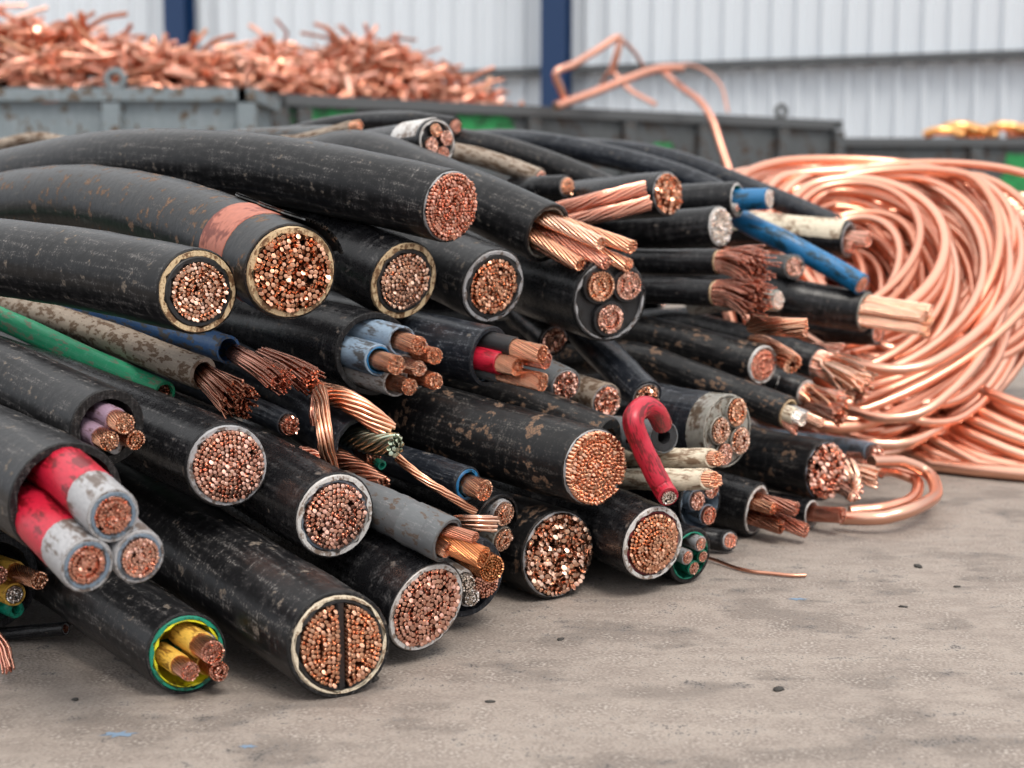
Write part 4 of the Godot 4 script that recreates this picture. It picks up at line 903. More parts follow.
func build_wall() -> void:
	var d := Vector3(0.9444, 0, 0.3290)
	var nrm := Vector3(-0.3290, 0, 0.9444)
	var o := Vector3(-0.643, 0, -12.741)
	var bs := Basis(d, Vector3.UP, nrm)
	var wall := Node3D.new()
	wall.name = "wall_back"
	wall.set_meta("kind", "structure")
	add_child(wall)
	wall.transform = Transform3D(bs, o)
	var b := Buf.new()
	box(b, Transform3D(Basis(), Vector3(0, 3.0, -0.16)), Vector3(24, 6.0, 0.2))
	commit(b, M.sheet, "backing", wall)
	var meshes := []
	for tier in 2:
		var y0: float = [0.05, 1.66][tier]
		var y1: float = [1.66, 6.0][tier]
		b = Buf.new()
		var prof := []
		for k in 5:
			var x := k * 0.2
			prof.append_array([[x, 0.0], [x + 0.125, 0.0], [x + 0.142, 0.034], [x + 0.183, 0.034]])
		prof.append([1.0, 0.0])
		for k in prof.size() - 1:
			var p0 := Vector3(prof[k][0], 0, prof[k][1])
			var p1 := Vector3(prof[k + 1][0], 0, prof[k + 1][1])
			var nn := Vector3(-(p1.z - p0.z), 0, p1.x - p0.x).normalized()
			var st := b.v.size()
			b.p(p0 + Vector3(0, y0, 0), nn, Vector2(p0.x, y0), WHITE)
			b.p(p1 + Vector3(0, y0, 0), nn, Vector2(p1.x, y0), WHITE)
			b.p(p1 + Vector3(0, y1, 0), nn, Vector2(p1.x, y1), WHITE)
			b.p(p0 + Vector3(0, y1, 0), nn, Vector2(p0.x, y1), WHITE)
			b.i.append_array([st, st + 2, st + 1, st, st + 3, st + 2])
		var a := []
		a.resize(Mesh.ARRAY_MAX)
		a[Mesh.ARRAY_VERTEX] = b.v
		a[Mesh.ARRAY_NORMAL] = b.n
		a[Mesh.ARRAY_TEX_UV] = b.t
		a[Mesh.ARRAY_INDEX] = b.i
		var am := ArrayMesh.new()
		am.add_surface_from_arrays(Mesh.PRIMITIVE_TRIANGLES, a)
		am.surface_set_material(0, M.sheet)
		meshes.append(am)
	for k in range(-10, 10):
		for tier in 2:
			var p := put(meshes[tier], "sheet_panel", wall)
			p.position = Vector3(k, 0, -0.05 + 0.012 * tier)
	b = Buf.new()
	box(b, Transform3D(bs, o + Vector3(0, 1.64, 0) + nrm * 0.03), Vector3(22, 0.06, 0.10))
	commit(b, M.rail, "trim_1", null, "structure")
	var cols := [["blue painted steel column behind the copper heap at left", -2.556], ["blue painted steel column rising behind the middle bin", 1.141]]
	for q in cols:
		var t := thing("steel_column", q[0], "column", o + d * float(q[1]) + nrm * 0.17, "blue wall columns")
		t.basis = bs
		for part in [["web", Vector3(0, 3, 0), Vector3(0.03, 6, 0.16)], ["front_flange", Vector3(0, 3, 0.09), Vector3(0.215, 6, 0.02)], ["rear_flange", Vector3(0, 3, -0.09), Vector3(0.215, 6, 0.02)]]:
			b = Buf.new()
			box(b, Transform3D(Basis(), part[1]), part[2])
			commit(b, M.columnblue, part[0], t)

# an open steel bin; d runs along its front, back points away from the viewer
func bin(label: String, o: Vector3, d: Vector3, length: float, deep: float, high: float, mat: String, ribs: Array, lugs: Array, patches: Array) -> void:
	var bs := Basis(d, Vector3.UP, d.cross(Vector3.UP))
	var t := thing("scrap_bin", label, "bin", Vector3(o.x, 0, o.z))
	t.basis = bs
	var zb := -deep
	var edges := [0.0] + ribs + [length]
	for k in edges.size() - 1:
		var b := Buf.new()
		box(b, Transform3D(Basis(), Vector3((edges[k] + edges[k + 1]) / 2.0, high / 2.0 + 0.03, -0.03)), Vector3(edges[k + 1] - edges[k] - 0.004, high - 0.1, 0.03))
		commit(b, M[mat], "side_panel", t)
	for part in [["side_panel", Vector3(0.015, high / 2 + 0.03, zb / 2), Vector3(0.03, high - 0.1, deep - 0.1)], ["side_panel", Vector3(length - 0.015, high / 2 + 0.03, zb / 2), Vector3(0.03, high - 0.1, deep - 0.1)], ["side_panel", Vector3(length / 2, high / 2 + 0.03, zb + 0.03), Vector3(length, high - 0.1, 0.03)], ["floor_plate", Vector3(length / 2, 0.06, zb / 2), Vector3(length, 0.04, deep)]]:
		var b := Buf.new()
		box(b, Transform3D(Basis(), part[1]), part[2])
		commit(b, M[mat], part[0], t)
	for part in [[Vector3(length / 2, high - 0.025, -0.02), Vector3(length, 0.05, 0.07)], [Vector3(length / 2, high - 0.025, zb + 0.02), Vector3(length, 0.05, 0.07)], [Vector3(0.0, high - 0.025, zb / 2), Vector3(0.07, 0.05, deep + 0.03)], [Vector3(length, high - 0.025, zb / 2), Vector3(0.07, 0.05, deep + 0.03)]]:
		var b := Buf.new()
		box(b, Transform3D(Basis(), part[0]), part[1])
		commit(b, M.rail if mat != "binlight" else M[mat], "top_rail", t)
	for x in [0.0] + ribs + [length]:
		var b := Buf.new()
		box(b, Transform3D(Basis(), Vector3(x, high / 2 - 0.03, 0.005)), Vector3(0.07, high - 0.06, 0.05))
		commit(b, M[mat], "rib", t)
	for x in [0.15, length - 0.15]:
		var b := Buf.new()
		box(b, Transform3D(Basis(), Vector3(x, 0.02, zb / 2)), Vector3(0.12, 0.04, deep))
		commit(b, M.rail, "skid", t)
	for x in lugs:
		var b := Buf.new()
		var ring := []
		for k in 17:
			var th := TAU * k / 16.0
			ring.append(Vector3(x + cos(th) * 0.035, high + 0.035 + sin(th) * 0.032, 0.0))
		rod(b, ring, 0.014, 8, WHITE)
		commit(b, M[mat], "lifting_eye", t)
	for p in patches:
		var b := Buf.new()
		var m := b.p(Vector3(p[0], p[1], -0.0125), Vector3.BACK, Vector2.ZERO, WHITE)
		var n := 22
		for k in n + 1:
			var th := TAU * (k % n) / n
			var sq := 1.0 / maxf(absf(cos(th)), absf(sin(th)))
			var rr := minf(sq, 1.25) * (0.86 + 0.14 * sin((k % n) * 3.1 + p[0] * 20.0))
			b.p(Vector3(p[0] + cos(th) * p[2] * rr, p[1] + sin(th) * p[3] * rr, -0.0135), Vector3.BACK, Vector2(cos(th), sin(th)) * 0.3, WHITE)
		for k in n:
			b.i.append_array([m, m + 2 + k, m + 1 + k])
		commit(b, M.bingreen, "paint_patch", t)

func build_bins() -> void:
	bin("pale grey steel bin with copper scrap, at the left", Vector3(-3.9, 0, -5.702), Vector3.RIGHT, 2.84, 0.58, 0.904, "binlight", [0.95, 2.30], [2.315], [])
	var d := Vector3(0.8538, 0, -0.5206)
	bin("long dark grey steel bin with green paint patches, in the middle", Vector3(-1.06, 0, -6.45), d, 3.45, 1.35, 0.945, "bindark", [0.12, 1.36, 1.95, 2.45, 3.02], [3.02], [[0.24, 0.835, 0.19, 0.06], [1.09, 0.82, 0.20, 0.08], [2.2, 0.75, 0.08, 0.04]])
	bin("far steel bin with a green painted panel, at the right", Vector3(1.95, 0, -8.72), Vector3.RIGHT, 2.9, 1.2, 0.87, "bindark", [0.9, 1.9], [], [[1.30, 0.66, 0.26, 0.14], [2.3, 0.66, 0.25, 0.14]])

func build_cables() -> void:
	var one := "power_cable"
	var c: Node3D
	# --- front left
	c = cable("L3", "three_core_cable", "thick black cable with three red and grey sheathed cores at the left", "dusty", 0.86, [],
		[], [
		[0.0, 0.47, 0.45, [["core_insulation", "red", 1.0, 0.8, 0.050], ["grey_sleeve", "ash", 0.985, 0.86, 0.085], ["inner_screen", "slate", 0.87, 0.72, 0.0855]], [0.70, 5, 0.086, "red", 0.0], [0.0, -0.16]],
		[-0.44, -0.28, 0.45, [["core_insulation", "red", 1.0, 0.8, 0.050], ["grey_sleeve", "ash", 0.985, 0.86, 0.085], ["inner_screen", "slate", 0.87, 0.72, 0.0855]], [0.70, 5, 0.084, "red", 0.0], [0.0, -0.16]],
		[0.44, -0.28, 0.45, [["core_insulation", "red", 1.0, 0.8, 0.050], ["grey_sleeve", "ash", 0.985, 0.86, 0.085], ["inner_screen", "slate", 0.87, 0.74, 0.0855]], [0.72, 5, 0.087, "pink", 0.0], [0.0, -0.16]]])
	c = cable("L2", "three_core_cable", "black cable with three lilac cores recessed in a thick rubber wall", "dusty", 0.74, [], [], [
		[0.0, 0.30, 0.30, [["core_insulation", "lilac", 1.0, 0.85, 0.013]], [0.88, 4, 0.028, "orange", 30.0]],
		[-0.33, -0.14, 0.30, [["core_insulation", "lilac", 1.0, 0.85, 0.010]], [0.88, 4, 0.024, "orange", 30.0]],
		[0.32, -0.16, 0.29, [["core_insulation", "lilac", 1.0, 0.85, 0.008]], [0.88, 4, 0.026, "orange", 30.0]],
		[0.02, -0.42, 0.18, [["core_insulation", "ash", 1.0, 0.3, 0.012]], []]])
	cable("L1", one, "smooth black cable with even round strands and a grey rim, at left centre", "black", 0.955, [["insulation", "ash", 0.955, 0.85, 0.001]], [0.845, 8, 0.004, "pink", 0.9, 0.002])
	cable("L10", "insulated_wire", "green sheathed wire lying on the black cables at the left", "green", 0.75, [], [0.7, 3, 0.0, "dark", 1.0, 0.0])
	c = cable("L11", "insulated_wire", "dirty tan wire ending in a dark copper brush", "tan", 0.72, [], [])
	brush("brushL11", 0.6, 1.0, 210, 0.00125, "dark", c)
	c = cable("L12", "insulated_wire", "dirty blue wire with splayed tinned and copper strand bunches", "blue", 0.8, [], [])
	brush("brushL12", 0.6, 0.95, 150, 0.0013, "red", c)
	brush("brushL12b", 0.6, 0.95, 140, 0.0013, "red", c)
	cable("L13", "insulated_wire", "small black wire with pinkish frayed copper just below the tan wire's brush", "blueblack", 0.85, [], [0.8, 4, 0.006, "pink", 2.2, 0.003])
	c = cable("L14", "multicore_cable", "grey-black cable spilling twisted copper bundles, green wire inside", "blueblack", 0.86, [["inner_sheath", "slate", 0.86, 0.78, -0.004]], [], [
		[0.35, -0.30, 0.30, [], [0.9, 4, 0.004, "dark", 20.0]],
		[0.55, -0.52, 0.15, [["core_insulation", "teal", 1.0, 0.6, 0.012]], []]])
	bundle("b1", "twisted_conductor", "", 11, 60.0, "green", "", c)
	bundle("b4", "twisted_conductor", "", 11, 55.0, "dark", "", c)
	var grp := "bare copper bundles hanging between the cables"
	bundle("b2", "copper_wire_bundle", "orange twisted copper bundle arching over the grey-black multicore cable", 12, 40.0, "orange", grp)
	bundle("b3", "copper_wire_bundle", "thick copper bundle hanging straight down beside the frayed ends", 10, 12.0, "orange", grp)
	bundle("b3b", "copper_wire_bundle", "short copper bundle hanging behind the straight thick one", 8, 12.0, "red", grp)
	bundle("b5", "copper_wire_bundle", "long thin copper bundle drooping over the grey jacketed cable", 7, 45.0, "orange", grp)
	bundle("b6", "copper_wire_bundle", "short copper bundle end lying on the grey-rimmed cable", 8, 50.0, "red", grp)
	cable("L6", one, "black cable with a broad pale grey rim, second row front centre", "black", 0.95, [["insulation", "white", 0.96, 0.84, 0.001], ["inner_screen", "slate", 0.84, 0.77, -0.001]], [0.765, 7, 0.003, "pink", 0.8, 0.004])
	c = cable("L8", "multicore_cable", "cable cut off by the left edge with yellow cores in a black wall", "black", 0.82, [], [], [
		[0.50, 0.12, 0.22, [["core_insulation", "yellow", 1.0, 0.85, 0.0]], [0.85, 4, 0.045, "orange", 60.0]],
		[0.35, -0.28, 0.24, [["core_insulation", "yellow", 1.0, 0.8, 0.01]], [0.75, 4, 0.012, "tin", 0.0]],
		[0.40, -0.62, 0.18, [["core_insulation", "teal", 1.0, 0.5, 0.006]], []],
		[-0.2, 0.3, 0.24, [["core_insulation", "yellow", 1.0, 0.8, 0.02]], [0.8, 4, 0.035, "red", 30.0]]])
	# --- on the ground
	cable("G0", "insulated_wire", "thin black wire flat on the floor in shade at the left edge", "black", 0.85, [["insulation", "ash", 0.85, 0.7, 0.0]], [0.68, 3, 0.001, "dark", 1.0, 0.0])
	bundle("l9", "copper_wire_bundle", "frayed copper bundle end at the left edge, just above the floor", 8, 15.0, "red", grp, null, 0.6)
	cable("G1", "three_core_cable", "black cable with a green and yellow rim and three yellow cores, on the floor", "dusty", 0.93, [["green_layer", "teal", 0.935, 0.84, 0.0006], ["yellow_layer", "lime", 0.845, 0.785, 0.0004]], [], [
		[-0.32, -0.14, 0.27, [["core_insulation", "yellow", 1.0, 0.86, 0.010]], [0.88, 4, 0.026, "red", 12.0]],
		[0.20, 0.28, 0.33, [["core_insulation", "yellow", 1.0, 0.86, 0.012]], [0.88, 5, 0.030, "red", 12.0]],
		[0.40, -0.26, 0.28, [["core_insulation", "yellow", 1.0, 0.86, 0.006]], [0.88, 4, 0.026, "red", 12.0]],
		[0.55, 0.30, 0.12, [["core_insulation", "ash", 1.0, 0.4, 0.004]], []]])
	c = cable("G2", one, "thick scuffed black cable with two half-moon copper cores, nearest on the floor", "dusty", 0.92, [["insulation", "cream", 0.925, 0.86, 0.001], ["black_sheath", "rubber", 0.86, 0.79, 0.0005]], [0.775, 9, 0.0025, "orange", 1.0, 0.003, "halves"])
	var gd: Array = CABLES["G2"]
	var gp := read_path(gd[4])
	var gw: Vector3 = (gp[0] - gp[1]).normalized()
	var gf := frame_of(gw)
	var gn := Vector3(gd[1], gd[2], gd[3])
	var bar := Buf.new()
	var lean: Vector3 = (gf[1] - gw * gn.dot(gf[1]) / gn.dot(gw))
	box(bar, Transform3D(Basis(gf[0], lean, gw), gw * -0.006), Vector3(gd[0] * 0.13, gd[0] * 1.56, 0.016))
	commit(bar, M.rubber, "divider", c)
	cable("G3", one, "black cable with a pinkish white rim and dense strands, right of the half-moon cable", "black", 0.97, [["insulation", "white", 0.97, 0.865, 0.001]], [0.865, 8, 0.003, "pink", 1.0, 0.001])
	c = cable("G4", "multicore_cable", "dark blue-black cable with tinned and copper cores below the grey slit jacket", "blueblack", 0.84, [], [], [
		[-0.30, 0.05, 0.28, [["core_insulation", "white", 1.0, 0.8, 0.012]], [0.75, 3, 0.02, "tin", 10.0]],
		[0.42, -0.18, 0.36, [], [1.0, 5, 0.006, "red", 5.0]],
		[-0.02, -0.42, 0.28, [["core_insulation", "ash", 1.0, 0.8, 0.004]], [0.75, 4, 0.012, "tin", 10.0]],
		[0.2, 0.42, 0.34, [], [1.0, 5, 0.030, "rust", 25.0]]])
	c = cable("G4b", "slit_cable_jacket", "grey slit cable jacket with orange and dark strands spilling out", "grey", 0.84, [], [], [
		[0.25, 0.35, 0.30, [], [1.0, 3, 0.022, "dark", 20.0], [0.35, 0.0]],
		[0.30, -0.25, 0.50, [], [1.0, 5, 0.034, "rust", 35.0], [0.2, -0.05]],
		[-0.30, -0.30, 0.35, [], [1.0, 4, 0.006, "orange", 20.0]]],
		[["cut_flap", "grey", 0.0, 0.045, 1.05]])
	cable("L17", "two_core_cable", "cable with two bright copper cores in clear sleeves behind the grey slit jacket", "black", 0.9, [], [], [
		[0.10, 0.42, 0.42, [["core_insulation", "ash", 1.0, 0.88, 0.006]], [0.86, 5, 0.012, "bright", 0.0]],
		[0.20, -0.44, 0.42, [["core_insulation", "clear", 1.0, 0.88, 0.008]], [0.86, 5, 0.012, "bright", 0.0]]])
	cable("L16", "insulated_wire", "dark blue sheathed cable with one thick twisted copper core", "blueblack", 0.9, [["insulation", "brightblue", 0.9, 0.72, 0.0005]], [], [[0.05, -0.05, 0.62, [], [1.0, 5, 0.022, "orange", 25.0]]])
	bundle("f1", "copper_wire_bundle", "flat copper bundle end lying in front of the two clear sleeved cores", 9, 8.0, "bright", grp, null, 0.5)
	cable("G5", one, "black cable with a loosened bright spiral of strands, middle of the floor row", "muddy", 0.955, [["insulation", "ash", 0.955, 0.92, 0.001]], [0.91, 8, 0.003, "bright", 1.7, 0.0])
	cable("G6", one, "black cable with a white rim and thin dark red ring, on the floor", "black", 0.975, [["insulation", "white", 0.975, 0.86, 0.001], ["red_layer", "maroon", 0.86, 0.80, 0.0]], [0.79, 8, 0.003, "orange", 0.8, 0.006])
	cable("A25", one, "mud-stained black cable with orange strands resting on the two floor cables", "muddy", 0.965, [["insulation", "ash", 0.965, 0.93, 0.001]], [0.93, 9, 0.003, "orange", 1.2, 0.001])
	cable("A25b", "slit_cable_jacket", "empty thick-walled black jacket lying along the mud-stained cable", "muddy", 0.55, [["filler", "rubber", 0.55, 0.0, -0.012]], [])
	cable("G7", "four_core_cable", "short cable with a green rim and four small cores, end of the floor row", "black", 0.86, [["green_layer", "teal", 0.865, 0.80, 0.0006]], [], [
		[-0.32, 0.05, 0.27, [["core_insulation", "ash", 1.0, 0.82, 0.008]], [0.82, 4, 0.010, "pink", 0.0]],
		[0.22, 0.46, 0.27, [["core_insulation", "ash", 1.0, 0.82, 0.010]], [0.82, 4, 0.012, "pink", 0.0]],
		[0.12, -0.44, 0.27, [["core_insulation", "teal", 1.0, 0.82, 0.004]], [0.82, 4, 0.006, "pink", 0.0]],
		[0.5, -0.08, 0.24, [["core_insulation", "teal", 1.0, 0.82, 0.004]], [0.82, 4, 0.006, "pink", 0.0]]])
	cable("A32", "three_core_cable", "grey-rimmed cable with three copper cores directly above the green-rimmed one", "black", 0.93, [["inner_sheath", "slate", 0.93, 0.88, 0.0]], [], [
		[-0.30, 0.12, 0.36, [["core_insulation", "slate", 1.0, 0.86, 0.003]], [0.86, 4, 0.006, "pink", 0.0]],
		[0.36, 0.42, 0.36, [["core_insulation", "slate", 1.0, 0.86, 0.003]], [0.86, 4, 0.006, "pink", 0.0]],
		[0.26, -0.44, 0.36, [["core_insulation", "slate", 1.0, 0.86, 0.003]], [0.86, 4, 0.006, "red", 0.0]]])
	cable("G8", "insulated_wire", "thin dark wire stub with a copper tip, on the floor", "black", 0.8, [["insulation", "ash", 0.8, 0.7, 0.001]], [0.7, 3, 0.002, "pink", 1.0, 0.0])
	cable("A35", "multicore_cable", "shadowed floor cable with a white rim and long bare copper bars", "black", 0.9, [["insulation", "white", 0.9, 0.8, 0.001]], [], [
		[0.1, 0.35, 0.28, [], [1.0, 2, 0.055, "red", 30.0]],
		[0.35, -0.20, 0.28, [], [1.0, 2, 0.070, "red", 30.0], [0.0, -0.1]],
		[-0.3, -0.25, 0.26, [], [1.0, 2, 0.045, "dark", 30.0], [0.0, -0.05]],
		[-0.35, 0.3, 0.24, [], [1.0, 2, 0.03, "orange", 30.0]]])
	cable("A35b", "insulated_wire", "short white-rimmed wire with one dark copper bar pointing right, on the floor", "black", 0.9, [["insulation", "white", 0.9, 0.8, 0.001]], [], [[0.1, 0.0, 0.55, [], [1.0, 4, 0.050, "red", 20.0]]])
	cable("A34", one, "black cable with brown mud marks and crushed flat copper strands at right", "muddy", 0.955, [["insulation", "slate", 0.955, 0.92, 0.0]], [0.92, 6, 0.004, "pink", 2.0, 0.003])
	cable("A28", "four_core_cable", "black cable with a clear whitish sleeve around four copper cores", "blueblack", 0.93, [["filler", "clear", 0.93, 0.0, 0.0]], [], [
		[-0.44, 0.06, 0.40, [["core_insulation", "clear", 1.0, 0.9, 0.006]], [0.88, 4, 0.009, "bright", 0.0]],
		[0.24, 0.50, 0.43, [["core_insulation", "clear", 1.0, 0.92, 0.006]], [0.9, 4, 0.009, "orange", 0.0]],
		[0.44, -0.30, 0.42, [["core_insulation", "clear", 1.0, 0.92, 0.006]], [0.9, 4, 0.009, "bright", 0.0]],
		[-0.26, -0.60, 0.34, [["core_insulation", "clear", 1.0, 0.9, 0.006]], [0.88, 4, 0.009, "pink", 0.0]]],
		[["clear_sleeve", "clear", 0.0, 0.03, 1.015]])
	cable("A29", "insulated_wire", "upper of two short cream wires with copper tips", "cream", 0.8, [], [0.78, 3, 0.006, "orange", 1.0, 0.0])
	cable("A29b", "insulated_wire", "lower of two short cream wires with copper tips", "cream", 0.8, [], [0.78, 3, 0.006, "orange", 1.0, 0.0])
	cable("A30", "insulated_wire", "hollow black-cored grey sheath behind the red wire", "grey", 0.88, [["inner_sheath", "rubber", 0.88, 0.42, 0.0]], [])
	cable("A31", "insulated_wire", "bright red wire bent over in a hook with a tinned tip", "red", 0.72, [], [0.7, 3, 0.001, "tin", 0.8, 0.0])
	# --- middle
	cable("A21", one, "plain black cable slanting down to a pale copper end behind the red wire", "blueblack", 0.85, [["insulation", "ash", 0.85, 0.78, 0.0]], [0.76, 4, 0.003, "bright", 2.0, 0.0])
	cable("A22", one, "small grey-rimmed cable end under the four bare conductors", "grey", 0.92, [["insulation", "ash", 0.92, 0.84, 0.0]], [0.83, 5, 0.003, "pink", 1.5, 0.0])
	cable("A22b", one, "small brownish cable end between the grey-rimmed end and red wire", "tan", 0.92, [["insulation", "ash", 0.92, 0.84, 0.0]], [0.83, 5, 0.003, "pink", 1.5, 0.0])
	cable("A22c", one, "small black cable end half hidden behind the four bare conductors", "black", 0.85, [["insulation", "ash", 0.85, 0.78, 0.0]], [0.76, 4, 0.003, "pink", 1.0, 0.0])
	cable("A23", "four_core_cable", "black cable with one red core and three long bare twisted conductors", "blueblack", 0.84, [["inner_sheath", "slate", 0.84, 0.80, -0.006]], [], [
		[0.05, 0.45, 0.36, [["core_insulation", "rubber", 1.0, 0.86, 0.030]], [0.86, 5, 0.066, "orange", 28.0]],
		[0.52, 0.12, 0.34, [["core_insulation", "rubber", 1.0, 0.86, 0.018]], [0.86, 5, 0.055, "red", 28.0], [0.15, 0.0]],
		[-0.28, -0.06, 0.38, [["core_insulation", "red", 1.0, 0.84, 0.022]], [0.84, 5, 0.042, "orange", 28.0]],
		[0.18, -0.46, 0.36, [["core_insulation", "grey", 1.0, 0.86, 0.012]], [0.86, 5, 0.066, "orange", 28.0]]])
	cable("A24", "five_core_cable", "large black cable with five white and blue sleeved cores", "black", 0.86, [], [], [
		[0.10, 0.46, 0.36, [["core_insulation", "paleblue", 1.0, 0.86, 0.034]], [0.62, 5, 0.058, "orange", 15.0]],
		[-0.40, 0.0, 0.38, [["core_insulation", "paleblue", 1.0, 0.86, 0.030], ["blue_layer", "brightblue", 0.86, 0.76, 0.0305]], [0.62, 5, 0.054, "orange", 15.0]],
		[0.48, 0.22, 0.33, [["core_insulation", "paleblue", 1.0, 0.86, 0.034]], [0.62, 5, 0.060, "orange", 15.0]],
		[0.14, -0.08, 0.24, [["core_insulation", "white", 1.0, 0.86, 0.036]], [0.8, 4, 0.056, "bright", 15.0]],
		[0.46, -0.36, 0.30, [["core_insulation", "white", 1.0, 0.86, 0.036]], [0.7, 5, 0.062, "orange", 15.0]],
		[-0.04, -0.52, 0.33, [["core_insulation", "white", 1.0, 0.86, 0.034]], [0.62, 5, 0.054, "orange", 15.0]]])
	# --- upper rows
	cable("A3", one, "long black cable from the left edge with a brown rim and black inner ring", "dusty", 0.965, [["insulation", "sand", 0.965, 0.82, 0.0], ["inner_screen", "rubber", 0.82, 0.70, 0.001]], [0.69, 7, 0.002, "bright", 1.2, 0.0])
	c = cable("A2", one, "thick black cable with a copper tape band near its ragged tan end", "muddy", 0.94, [["insulation", "sand", 0.945, 0.82, 0.002]], [0.815, 8, 0.004, "orange", 1.8, 0.002], [], [["copper_tape_band", "tape", 0.058, 0.115, 1.012]])
	var ap := read_path(CABLES["A2"][4])
	for j in ap.size():
		ap[j] -= c.position
	var out_dir: Vector3 = (ap[0] - ap[1]).normalized()
	var strip := path_slice(smooth_path(ap, 34), 0.0, 0.16, 12)
	strip.push_front(out_dir * 0.006)
	var flap := Buf.new()
	arc_strip(flap, strip, CABLES["A2"][0] * 1.02, 0.003, 0.35, 1.35, 0.004)
	commit(flap, M.muddy, "torn_flap", c)
	cable("A1", one, "long topmost black cable with a dense reddish strand face", "dusty", 0.965, [["insulation", "ash", 0.965, 0.93, 0.001]], [0.93, 9, 0.003, "red", 1.0, 0.001])
	cable("A4", one, "black cable with a torn tan rim and black ring, beside the taped cable", "black", 0.965, [["insulation", "sand", 0.965, 0.82, 0.001], ["inner_screen", "rubber", 0.82, 0.72, 0.001]], [0.71, 7, 0.003, "bright", 1.0, 0.001])
	cable("A5", one, "black cable with a pale grey rim and black ring, below the topmost cable", "dusty", 0.965, [["insulation", "ash", 0.965, 0.86, 0.001], ["inner_screen", "rubber", 0.86, 0.75, 0.001]], [0.74, 7, 0.003, "orange", 1.0, 0.001])
	cable("A6", "multicore_cable", "black cable with six long bare stranded conductors fanning out", "dusty", 0.88, [["inner_sheath", "clear", 0.88, 0.80, -0.002]], [], [
		[-0.10, 0.42, 0.25, [], [1.0, 2, 0.070, "bright", 40.0], [0.05, 0.0]],
		[0.42, 0.42, 0.24, [], [1.0, 2, 0.095, "orange", 40.0], [0.12, 0.06]],
		[-0.40, -0.20, 0.24, [], [1.0, 2, 0.065, "orange", 40.0], [-0.05, -0.10]],
		[0.10, -0.02, 0.24, [], [1.0, 2, 0.085, "red", 40.0], [0.0, -0.04]],
		[0.48, -0.02, 0.24, [], [1.0, 2, 0.098, "orange", 40.0], [0.10, 0.0]],
		[0.10, -0.48, 0.24, [], [1.0, 2, 0.075, "dark", 40.0], [0.0, -0.06]]])
	cable("A7", "three_core_cable", "large black cable with three black-ringed copper cores and a grey rim", "black", 0.94, [["inner_sheath", "ash", 0.945, 0.90, 0.0006], ["filler", "rubber", 0.90, 0.0, -0.004]], [], [
		[-0.32, 0.34, 0.44, [["core_insulation", "rubber", 1.0, 0.80, 0.002]], [0.80, 5, 0.004, "orange", 0.0]],
		[0.44, 0.34, 0.42, [["core_insulation", "rubber", 1.0, 0.80, 0.002]], [0.80, 5, 0.004, "pink", 0.0]],
		[0.0, -0.44, 0.43, [["core_insulation", "rubber", 1.0, 0.80, 0.002]], [0.80, 5, 0.004, "pink", 0.0]]])
	cable("A8", "four_core_cable", "black cable with a white sleeved end and four copper cores, on top", "black", 0.93, [["inner_sheath", "white", 0.94, 0.86, 0.001], ["filler", "rubber", 0.86, 0.0, -0.004]], [], [
		[-0.10, 0.48, 0.32, [["core_insulation", "rubber", 1.0, 0.92, 0.0]], [0.92, 4, 0.003, "orange", 0.0]],
		[0.40, 0.16, 0.36, [["core_insulation", "rubber", 1.0, 0.92, 0.0]], [0.92, 4, 0.005, "pink", 0.0]],
		[-0.36, -0.14, 0.36, [["core_insulation", "rubber", 1.0, 0.92, 0.0]], [0.92, 4, 0.005, "pink", 0.0]],
		[0.26, -0.48, 0.33, [["core_insulation", "rubber", 1.0, 0.92, 0.0]], [0.92, 4, 0.003, "red", 0.0]]],
		[["white_sleeve", "white", 0.006, 0.07, 0.985, 0.07]])
	c = cable("A9", one, "black cable with a round orange strand face and two bare conductors alongside", "black", 0.95, [["insulation", "ash", 0.95, 0.90, 0.001]], [0.89, 6, 0.003, "orange", 1.8, 0.0])
	bundle("a9a", "bare_conductor", "", 12, 25.0, "red", "", c)
	bundle("a9b", "bare_conductor", "", 12, 25.0, "red", "", c)
	cable("A10", one, "black cable with a silvery tinned strand face", "black", 0.95, [["insulation", "white", 0.95, 0.88, 0.001]], [0.87, 5, 0.002, "tin", 1.5, 0.0])
	cable("A11", "two_core_cable", "black cable with a greenish white end and a blue core poking out", "black", 0.9, [["insulation", "white", 0.9, 0.82, 0.001], ["green_layer", "teal", 0.82, 0.76, 0.0]], [], [
		[0.25, 0.0, 0.60, [["core_insulation", "brightblue", 1.0, 0.86, 0.045]], [0.84, 4, 0.047, "tin", 0.0]],
		[-0.4, -0.45, 0.28, [["core_insulation", "white", 1.0, 0.7, 0.004]], [0.65, 3, 0.006, "pink", 0.0]]])
	cable("A12", one, "cream-topped black cable with loose copper strands at the right end", "black", 0.9, [["insulation", "ash", 0.9, 0.82, 0.001]], [], [
		[0.1, 0.10, 0.42, [], [1.0, 4, 0.030, "pink", 15.0], [0.1, 0.0]], [-0.3, -0.35, 0.3, [], [1.0, 3, 0.010, "red", 0.0]]], [["cream_strip", "cream", 0.006, 0.2, 1.0, 0.09]])
	cable("A13", "insulated_wire", "bright blue wire slanting down over the black cables to the right", "brightblue", 0.85, [["insulation", "ash", 0.85, 0.75, 0.0]], [0.72, 4, 0.002, "pink", 0.8, 0.0])
	cable("A14", "multicore_cable", "black cable with straight bright copper bars pointing right", "black", 0.9, [["insulation", "clear", 0.92, 0.84, 0.001]], [], [
		[0.1, 0.55, 0.27, [], [1.0, 2, 0.092, "bright", 10.0]],
		[-0.3, 0.18, 0.28, [], [1.0, 2, 0.088, "bright", 10.0]],
		[0.4, 0.0, 0.26, [], [1.0, 2, 0.092, "orange", 10.0]],
		[-0.3, -0.42, 0.28, [], [1.0, 2, 0.086, "bright", 10.0]],
		[0.25, -0.50, 0.26, [], [1.0, 2, 0.09, "orange", 10.0]]])
